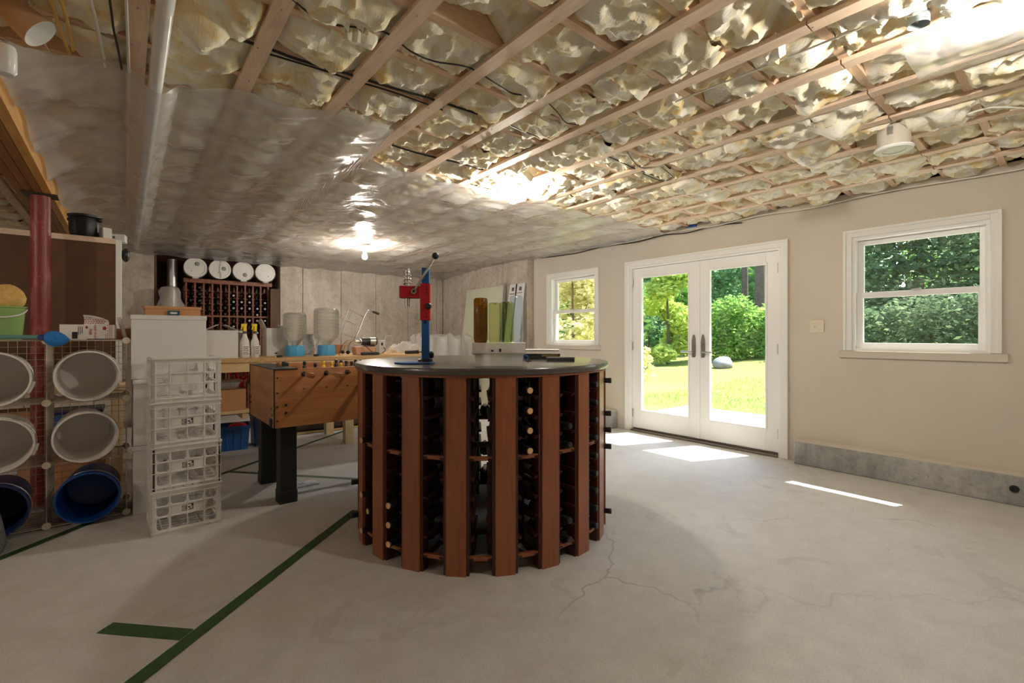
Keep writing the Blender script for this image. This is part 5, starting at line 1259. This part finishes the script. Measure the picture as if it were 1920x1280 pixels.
# cables at the upper left, dropping behind the sheet
for pp, mt, r_, lb in (([(52,0),(62,32),(80,75),(100,110)],'cable_w',.004,'thin white cable hanging beside the spotlight'),
                   ([(92,-6),(104,30),(118,70),(130,100)],'cable_y',.006,'pale yellow cable hanging near the spotlight'),
                   ([(113,-6),(121,22),(131,60),(137,95)],'cable_y',.006,'second pale yellow cable hanging next to the first'),
                   ([(168,-6),(180,40),(190,90),(197,125)],'cable_w',.006,'white cable descending from a blue staple to the plastic sheet'),
                   ([(205,-6),(211,40),(214,60),(222,95),(228,130)],'cable_k',.004,'black cable hanging between white cables at the plastic edge'),
                   ([(236,-6),(239,60),(242,136)],'cable_w',.005,'straight white cable beside the wooden strap and white pipe')):
    cable([on_z(x,y,ZB-.02) for x,y in pp], r_, mt, lb)
# blue painters tape bits along the wall top
mt = M('blue_tape', rgb(36,92,176), .6)
for i,(px,py,ln) in enumerate(((1115,463,.10),(1140,459,.07),(1165,453,.16),(1183,451,.05),(1296,424,.12))):
    q = on_x(px, py, XW-.012); tag(MB().bar((0,-ln/2,0),(0,ln/2,.006),.012,.030).build('blue_tape', mt, None, (q.x,q.y,q.z)), 'scrap of blue tape stuck along the top of the beige wall', 'tape', 'blue tape scraps along the wall top')
# can light
q = on_z(1676, 243, ZB)
cn = thing('can_light', 'round grey-white recessed can light hanging below the joists', 'ceiling light', (q.x, q.y, 2.275))
MB().lathe([(.078,.0),(.078,.12),(.0001,.12)], 32).build('can', M('grey_can_metal', rgb(196,188,176), .5), cn)
MB().lathe([(.078,.002),(.092,.0),(.094,-.008),(.088,-.016),(.056,-.016),(.054,-.012)], 36).build('trim_ring', MT['white'], cn)
MB().lathe([(.054,-.012),(.050,-.0135),(.0001,-.0135)], 28).build('lens', M('frosted_lens', rgb(244,244,238), .4), cn)
MB().box(-.085,-.06,-.012,.012,.06,.105).build('clip', MT['steel'], cn)
# black and grey pipe stub at the upper right
q = on_z(1722, 18, 2.42)
st = thing('drain_pipe_stub', 'black and grey drain pipe poking down between joists', 'pipe', (q.x, q.y, 2.36))
MB().lathe([(.034,.0),(.034,.16),(.0001,.16)], 24).build('grey_sleeve', M('grey_pipe', rgb(128,138,140), .5, var=.2, vs=20), st); MB().lathe([(.040,.10),(.042,.11),(.042,.22)], 24).build('black_coupling', MT['black'], st)
# second plastic scrap at the upper right corner
P = []
for i in range(40):
    row = []
    for j in range(30):
        u, v = i/39, j/29; x = 2.45+.42*v; y = -.75+1.22*u
        row.append((x, y, ZB-.004-.03*math.sin(PI*v)*(.4+.6*u)-.02*float(fbm(np.array([u*5]),np.array([v*5]),3)[0])))
    P.append(row)
tag(MB().grid(np.array(P)).build('plastic_scrap', MT['poly']), 'small clear plastic sheet stapled over insulation beside the drain pipe', 'plastic sheet')
# loose insulation flaps hanging lower
def tuft(x, y, sx, sy, dz, seed, label):
    n = 22; P = []
    for i in range(n):
        row = []
        for j in range(n):
            u, v = i/(n-1)*2-1, j/(n-1)*2-1; f = float(fbm(np.array([u*2.5+seed]),np.array([v*2.5+seed]),4)[0]); r = min(math.hypot(u,v),1)
            row.append((x+u*sx, y+v*sy, ZB+.03-(1-r**1.6)*dz*(.5+1.0*f)+.02*(f-.5)))
        P.append(row)
    tag(MB().grid(np.array(P)).build('insulation_tuft', MT['insul']), label, 'insulation', 'loose insulation tufts')
q = on_z(1572,232,ZB); tuft(q.x, q.y, .14, .16, .11, 3, 'loose fiberglass tuft hanging low beside the can light')
q = on_z(380,40,ZB); tuft(q.x, q.y, .13, .12, .12, 9, 'loose fiberglass tuft drooping beside the white pipe')
q = on_z(1345,372,ZB); tuft(q.x, q.y, .10, .14, .06, 5, 'loose fiberglass tuft hanging above the glass doors')
q = on_z(1500,115,ZB); tuft(q.x, q.y, .13, .14, .07, 13, 'loose fiberglass tuft torn open under the white cable')

# spotlights clamped to the beam
def spot(pos, d, R, ln, mats, label):
    r = thing('spotlight', label, 'spotlight', pos); d = Vector(d).normalized(); qn = d.to_track_quat('Z','Y').to_matrix().to_4x4()
    MB().lathe([(.0001,-ln),(R*.62,-ln),(R*.72,-ln+.02),(R*.86,-ln*.4),(R,0),(R*.965,0)], 32).xf(qn).build('shade', mats[0], r)
    MB().lathe([(R*.965,0),(R*.8,-ln*.4),(R*.5,-ln*.75),(.0001,-ln*.8)], 32).xf(qn).build('reflector', MT['white'], r)
    MB().sphere((0,0,-ln*.42),R*.34,16,10).xf(qn).build('lamp_bulb', MT['white'], r)
    return r
MT['tan'] = M('tan_enamel', rgb(196,166,138), .45)
zc = 2.26
s1 = on_z(76, 64, zc)
sp1 = spot((s1.x, s1.y, zc), (.62,-.10,-.55), .058, .17, (MT['tan'],), 'tan cone spotlight with white inside mounted on the timber beam')
MB().tube([(-.10,.02,.09),(-.12,.03,.13),(-.13,.03,ZJ-zc-.001)], .012, 8).build('mount_arm', MT['steel'], sp1)
s2 = on_z(10, 122, 2.20)
sp2 = thing('sensor_housing', 'white rounded cylinder sensor hanging beside the timber beam', 'sensor', (s2.x*.93, s2.y*.93, 2.095))
MB().lathe([(.0001,0),(.022,.002),(.030,.012),(.030,.085),(.026,.10),(.0001,.104)], 24).build('housing', MT['pvc'], sp2); MB().tube([(0,0,.10),(0,0,.125),(BXR-s2.x*.93-.001,0,.125)], .008, 8).build('stem', MT['steel'], sp2)

# ================================================================== outside
def leaf_mat(name, c1, c2, tr=.5):
    t = NT(name); co = t.co(); n = t.noise(co, 1.6, 3, .6); n2 = t.noise(co, 14, 2, .5)
    col = t.mix(.5, t.ramp(n, [(.35, c1), (.65, c2)]), t.ramp(n2, [(.3, c1), (.7, c2)]))
    d = t.n('ShaderNodeBsdfDiffuse'); tl = t.n('ShaderNodeBsdfTranslucent'); t.l(col, d.inputs[0]); t.l(col, tl.inputs[0])
    mx = t.n('ShaderNodeMixShader'); mx.inputs[0].default_value = tr; t.l(d.outputs[0], mx.inputs[1]); t.l(tl.outputs[0], mx.inputs[2]); t.l(mx.outputs[0], t.out.inputs[0]); return t.m
LM = [leaf_mat('leaf_mid', rgb(112,154,76), rgb(164,192,106)), leaf_mat('leaf_bright', rgb(158,184,84), rgb(216,222,134)), leaf_mat('leaf_dark', rgb(94,134,88), rgb(136,168,118)), leaf_mat('leaf_yellow', rgb(192,186,124), rgb(232,226,176)), leaf_mat('leaf_shaded', rgb(72,98,66), rgb(122,136,104))]  # the last is a darkened leaf copy, shade painted in for the bank
BARK = M('tree_bark', rgb(88,74,62), .9, var=.3, vs=12, bump=.6, bs=30)
XO = XW+.15
def gz_(x, y):                                             # ground height outside: flat, then rising to the woods
    s = max(x-10.5, 0); s2 = max(x-9.0,0)*max(min((2.6-y)/6,1),0)
    return -.03 + .055*s + .22*s2*min(s2/6,1)
def grass_mat():
    t = NT('lawn_grass'); t.pr(rough=.9); co = t.co()
    a = t.noise(co, .35, 4, .6, .5); b = t.noise(co, 9, 5, .7); c = t.noise(t.co((1,1,1)), 60, 3, .7)
    col = t.ramp(a, [(.3, rgb(116,134,52)), (.5, rgb(146,150,68)), (.7, rgb(170,164,90))])
    col = t.mix(.45, col, t.ramp(b, [(.3, rgb(92,116,38)), (.7, rgb(184,178,100))])); col = t.mix(.4, col, t.ramp(c, [(.3,(.35,.4,.25,1)),(.65,(1,1,1,1))]), 'MULTIPLY')
    t.l(col, t.p.inputs['Base Color']); t.l(t.bump(c, .8, .05), t.p.inputs['Normal']); return t.m
xs = np.concatenate([np.linspace(XO+.02, 14, 46), np.linspace(14.5, 95, 60)]); ys = np.linspace(-70, 90, 160)
X, Y = np.meshgrid(xs, ys, indexing='ij'); Z = np.vectorize(gz_)(X, Y) + (fbm(X*.6, Y*.6, 3)-.5)*.10*np.clip((X-6.5)/3,0,1)
lawn = MB().grid(np.dstack([X,Y,Z])).build('lawn', grass_mat()); tag(lawn, 'mown grass lawn rising to the woods outside the doors', 'lawn', kind='structure')
# grass blades near the door
gm = LM[0]; m = MB(); GN = 12000
gx = NPR.uniform(XO+.5, 12.5, GN); gy = NPR.uniform(.5, 5.6, GN)
V = []; Fc = []
for i in range(GN):
    x, y = gx[i], gy[i]
    if (x < 7.35 and y < 4.35) or math.hypot(x-6.50, y-4.53) < .55: continue
    z = gz_(x,y); h = random.uniform(.03,.075); a = random.uniform(0,PI); dx_, dy_ = .006*math.cos(a), .006*math.sin(a); lx, ly = random.uniform(-.03,.03), random.uniform(-.03,.03)
    n0 = len(V); V += [(x-dx_,y-dy_,z),(x+dx_,y+dy_,z),(x+lx,y+ly,z+h)]; Fc.append((n0,n0+1,n0+2))
m.add(V, Fc); go = m.build('grass_blades', gm); tag(go, 'short sunlit grass blades on the lawn by the patio', 'grass', kind='stuff')
pt_ = MB().box(XO, 7.4, -3.5, 4.3, -.10, -.012).build('patio_slab', M('pale_patio_concrete', rgb(176,168,158), .85, var=.08, vs=3, bump=.1)); tag(pt_, kind='structure')
# deck overhang that shades the upper glass
ov = MB().box(XO, 5.735, -6, 9.5, 2.50, 2.62).build('roof_overhang', MT['joist']); tag(ov, kind='structure')
up = MB().box(XW, XO, -6, 9.5, 2.42, 5.2).build('wall_upper_outside', MT['plain']); tag(up, kind='structure')

def leaves(cl, n, size, flat=.0):
    """cl: list of (centre, radii); n leaves spread over the clumps"""
    vol = np.array([r[0]*r[1]*r[2] for _, r in cl])**.75; pk = NPR.choice(len(cl), n, p=vol/vol.sum())
    C = np.array([c for c, _ in cl])[pk]; Rr = np.array([r for _, r in cl])[pk]
    d = NPR.normal(size=(n,3)); d /= np.linalg.norm(d,axis=1)[:,None]; rad = NPR.uniform(.55,1.05,n)[:,None]
    P = C + d*Rr*rad
    a = NPR.normal(size=(n,3)); a[:,2] *= .5; a /= np.linalg.norm(a,axis=1)[:,None]; b = np.cross(a, NPR.normal(size=(n,3))); b /= np.linalg.norm(b,axis=1)[:,None]
    s = size*NPR.uniform(.6,1.4,n)[:,None]
    V = np.stack([P-a*s, P+b*s*.45, P+a*s, P-b*s*.45], 1).reshape(-1,3)
    m = MB(); m.v = V.tolist(); m.f = [(4*i,4*i+1,4*i+2,4*i+3) for i in range(n)]; m.sm = [False]*n; return m
def tree(name, x, y, h, cr, n, mat, label, cat='tree', lsize=.12, base=.25, squash=1.0, trunk=.12, clumps=12, group='trees and shrubs outside'):
    z = gz_(x,y); r = thing(name, label, cat, (x,y,z), 0, group); cl = []
    rs = random.Random(int(x*97+y*31))
    for k in range(clumps):
        t_ = base+(1-base)*(k+.5)/clumps; a = rs.uniform(0,2*PI); q = cr*math.sin(PI*min(.15+.85*(t_-base)/(1-base),.97))**.6
        rr = cr*rs.uniform(.38,.6); cl.append(((q*.62*math.cos(a), q*.62*math.sin(a), h*t_), (rr, rr, rr*squash*rs.uniform(.6,.9))))
    leaves(cl, n, lsize).build('foliage', mat, r)
    if trunk:
        pts = [(0,0,-.1),(.05*h*.1,.0,h*.3),(-.04*h*.1,.02,h*.6),(0,0,h*.92)]
        MB().tube(smooth_path(pts,5), [trunk*(1-.8*i/15) for i in range(16)], 9).build('trunk', BARK, r)
        for k in range(5):
            c = cl[rs.randrange(len(cl))][0]; zz = max(c[2]-.35*cr, h*.2); MB().tube([(0,0,min(zz*.75,h*.7)),(c[0]*.5,c[1]*.5,zz),(c[0],c[1],c[2])], [trunk*.4,trunk*.28,trunk*.1], 6).build('branch', BARK, r)
    return r
# behind the door: line of sight (px -> position at depth)
def at(px, Zd): d = ray(px, HORIZ); return d*(Zd)
# bright shrub left, dark shrubs, woods
REG = []                                                    # footprints already taken, so crowns stand clear of each other
def free(x, y, r): return all(abs(x-a) >= r+c or abs(y-b) >= r+c for a, b, c in REG)
def T(px, Zd, nm, h, cr, *a, **k):
    z0 = Zd; s = 1.0
    while True:
        s = min(Zd/z0, 1.5); q = at(px, Zd); r = cr*s**.5*1.08+.15
        if free(q.x, q.y, r) or Zd > 60: break
        Zd += .3
    REG.append((q.x, q.y, r)); return tree(nm, q.x, q.y, h*s, cr*s**.5*.86, *a, **k)
for px, zd in ((1424,17.5),(1396,20)): q = at(px, zd); REG.append((q.x, q.y, .25))
q = at(1356, 14.6); REG.append((q.x, q.y, .45))
T(1252, 15.5, 'leafy_shrub', 4.3, 1.35, 7500, LM[1], 'bright yellow-green tall shrub at the lawn edge', lsize=.10, base=.04, trunk=.06)
T(1282, 14.0, 'leafy_shrub', 2.1, .70, 2600, LM[0], 'low mid-green shrub before the bright tall shrub', lsize=.08, base=.15, trunk=.04)
T(1216, 17.0, 'leafy_shrub', 2.4, .9, 2600, LM[2], 'dark green shrub in shade beside the bright tall shrub', lsize=.09, base=.12, trunk=.05)
def undergrowth(px0, px1, zd, h, rad, n, size, mat, label):
    q0, q1 = at(px0, zd), at(px1, zd); L_ = (q1-q0).length; k = max(int(L_/(rad*.75)), 2); cl = []
    for i in range(k+1):
        q = q0+(q1-q0)*(i/k); g0 = gz_(q.x, q.y); top = h*random.uniform(.72, 1.0)
        nz = max(int(top/(rad*.9)), 1)
        for j in range(nz+1):
            rr = rad*random.uniform(.7, 1.0); cl.append(((q.x+random.uniform(-.25,.25)*rad, q.y+random.uniform(-.25,.25)*rad, g0+rr*.5+(top-rr)*j/max(nz,1)), (rr, rr, rr*.8)))
        REG.append((q.x, q.y, rad*1.3+.1))
    tag(leaves(cl, n, size).build('undergrowth', mat), label, 'undergrowth', kind='stuff')
undergrowth(1328, 1515, 17.0, 2.3, .72, 13000, .075, LM[0], 'dense green undergrowth at the wood edge behind the boulder')
undergrowth(1180, 1560, 23.5, 7.0, 1.3, 17000, .15, LM[2], 'tall dense dark thicket filling the woods beyond the doors')
undergrowth(1575, 1980, 11.6, 2.0, .60, 12000, .07, LM[4], 'low dark undergrowth covering the wooded bank')
undergrowth(1610, 2040, 16.5, 6.0, 1.2, 17000, .13, LM[4], 'tall dense thicket on the bank beyond the large window')
undergrowth(1000, 1150, 15.5, 5.0, 1.1, 9000, .12, LM[0], 'tall dense thicket beyond the small window')
T(1222, 22.0, 'broadleaf_tree', 9.0, 2.6, 7000, LM[1], 'sunlit tall tree behind the bright shrub', lsize=.17, trunk=.16)
T(1290, 24.0, 'broadleaf_tree', 11.0, 3.0, 8000, LM[0], 'tall green tree standing in the woods beyond the glass doors', lsize=.18, trunk=.2)
for i,(px,zd,h,cr,mi,lb) in enumerate(((1350,19,5.5,1.7,2,'dark bushy tree behind the boulder'),(1390,21,6.2,2.0,0,'mid-green bushy tree in the woods right of the boulder'),(1435,19,5.6,1.8,2,'dark bushy tree at the wood edge near the tall trunk'),(1370,26,12,3.2,1,'tall sunlit tree at the back of the woods'),(1430,27,12,3.2,0,'tall green tree behind the bare trunk'))):
    T(px, zd, 'broadleaf_tree', h, cr, 7500, LM[mi], lb, lsize=.15, base=.08, trunk=.14, clumps=16)
for i,(px,zd,r_,lb) in enumerate(((1424,17.5,.19,'thick bare dark trunk rising at the wood edge'),(1396,20,.13,'slim dark trunk standing in the woods'))):
    q = at(px, zd); z = gz_(q.x,q.y); tag(MB().tube([(0,0,-.2),(.05,0,3),(-.05,.05,7),(0,0,12)], [r_,r_*.9,r_*.75,r_*.5], 12).build('tree_trunk', BARK, None, (q.x,q.y,z)), lb, 'tree trunk')
q = at(1356, 14.6); m = MB().sphere((0,0,.10),.36,20,14,(1.1,.8,.62)); NP = np.array(m.v); NP *= (1+(fbm(NP[:,0]*3+5,NP[:,1]*3+NP[:,2]*4,3)-.5)*.35)[:,None]; m.v=[tuple(v_) for v_ in NP]
tag(m.build('boulder', M('grey_boulder', rgb(124,122,122), .9, var=.2, vs=6, bump=.5, bs=14), None, (q.x,q.y,gz_(q.x,q.y))), 'rounded grey boulder at the lawn edge below the bushes', 'boulder')  # grey lowered to paint shade on a boulder the sun reaches
# pale flowering twig right outside the left leaf
T(1203, 7.6, 'garden_plant', 1.05, .22, 380, LM[3], 'pale leafy garden plant growing close outside the left door', cat='plant', lsize=.035, base=.2, trunk=.012, clumps=6)
# window one: sunlit yellowish bush close outside
T(1075, 11.0, 'garden_bush', 3.4, 1.35, 6500, LM[3], 'yellowish leafy bush filling the small window', cat='bush', lsize=.085, base=.05, trunk=.05, clumps=16)
T(1120, 12.2, 'garden_bush', 3.6, 1.3, 4200, LM[1], 'bright green bush beyond the small window', cat='bush', lsize=.09, base=.05, trunk=.05, clumps=14)
T(1030, 12.4, 'garden_bush', 3.8, 1.4, 4200, LM[2], 'dark bush behind the yellowish one beyond the small window', cat='bush', lsize=.09, base=.05, trunk=.05, clumps=14)
# window two: wooded bank with dark ground cover
for i,(px,zd,h,cr,n,mi,lb) in enumerate(((1730,10.5,7.5,2.2,4000,2,'overhanging dark tree crown close outside the large window'),(1640,12,3.4,1.2,4200,2,'dark shrub on the wooded bank at the window edge'),(1720,12.6,3.8,1.4,4600,0,'mid-green shrub on the wooded bank'),(1800,12.2,3.8,1.4,4600,2,'dark leafy shrub on the wooded bank under the big tree'),(1680,15,6.5,2.0,6000,2,'dark tree on the bank beyond the large window'),(1770,15.5,7.0,2.2,6500,0,'green tree on the bank beyond the large window'),(1850,15,6.5,2.0,6000,2,'shaded tree on the bank near the right window edge'),(1600,14,6.0,1.8,5200,2,'dark tree between the door and large window'),(1900,12.5,6.0,2.0,5200,2,'dark tree beyond the right edge of the large window'))):
    T(px, zd, 'bank_tree', h, cr, n, LM[mi], lb, cat='tree', lsize=.10, base=.42 if i == 0 else .05, trunk=.08, clumps=16)
belt = []                                                   # woods all around so that every view out is closed
def spaced(x, y, d):
    if any((x-a)**2+(y-b)**2 < d*d for a, b in belt): return False
    if not free(x, y, 3.3*1.08+.3): return False
    belt.append((x,y)); REG.append((x,y,3.3*1.08+.3)); return True
tries = 0
while len(belt) < 22 and tries < 4000:
    tries += 1
    zone = random.random()
    if zone < .62:
        q = ray(random.uniform(900, 2100), HORIZ)*random.uniform(28, 52); x, y = q.x, q.y
    elif zone < .82: x, y = random.uniform(16,28), random.uniform(-28,-6)
    else: x, y = random.uniform(15,26), random.uniform(14,32)
    if x < 15 or not spaced(x, y, 6.4): continue
    tree('woodland_tree', x, y, random.uniform(10,14), 3.3*.86, 3000, LM[(0,2,1)[len(belt)%3]], 'tall tree in the distant woodland belt', lsize=.30, base=.06, trunk=.2, clumps=14, group='trees of the distant woodland belt')

# ================================================================== lamps
MT['bulb'] = EMIT('lit_bulb', (1,.92,.80,1), 540.0)
MT['porcelain'] = M('white_porcelain', rgb(235,230,222), .3)
def bulb_lamp(x, y, label, drop=0.0):
    r = thing('bulb_lampholder', label, 'ceiling light', (x, y, ZB-drop), 0)
    MB().lathe([(.0001,0),(.055,0),(.057,-.012),(.045,-.03),(.028,-.042),(.026,-.055),(.0001,-.055)], 24).build('lampholder', MT['porcelain'], r)
    MB().lathe([(.012,-.055),(.016,-.075),(.028,-.10),(.031,-.122),(.024,-.145),(.0001,-.154)], 20).build('bulb', MT['bulb'], r)
    return r
q = on_z(962, 372, ZB-.11); bulb_lamp(q.x, q.y, 'bare lit bulb in white lampholder at the plastic sheet edge')
q = on_z(684, 478, ZB-.15); bulb_lamp(q.x, q.y, 'bare lit bulb in white lampholder below the plastic sheet', .055)
# two more bulbs of the same kind outside the frame: one glows on the plastic at the upper right picture corner (next in the
# row of the two visible bulbs), one is mirrored in the large window's panes (left half of the basement)
for nm, x, y, lb in (('ceiling_bulb_right_offscreen', 2.285, .05, 'bare lit bulb in white lampholder beside the small plastic sheet'),
                     ('ceiling_bulb_left_offscreen', -3.0, 2.45, 'bare lit bulb in white lampholder in the left half of the basement')):
    r = bulb_lamp(x, y, lb); r.name = nm
    for c_ in r.children:
        if c_.name.startswith('bulb'): c_.name = 'bulb_offscreen'
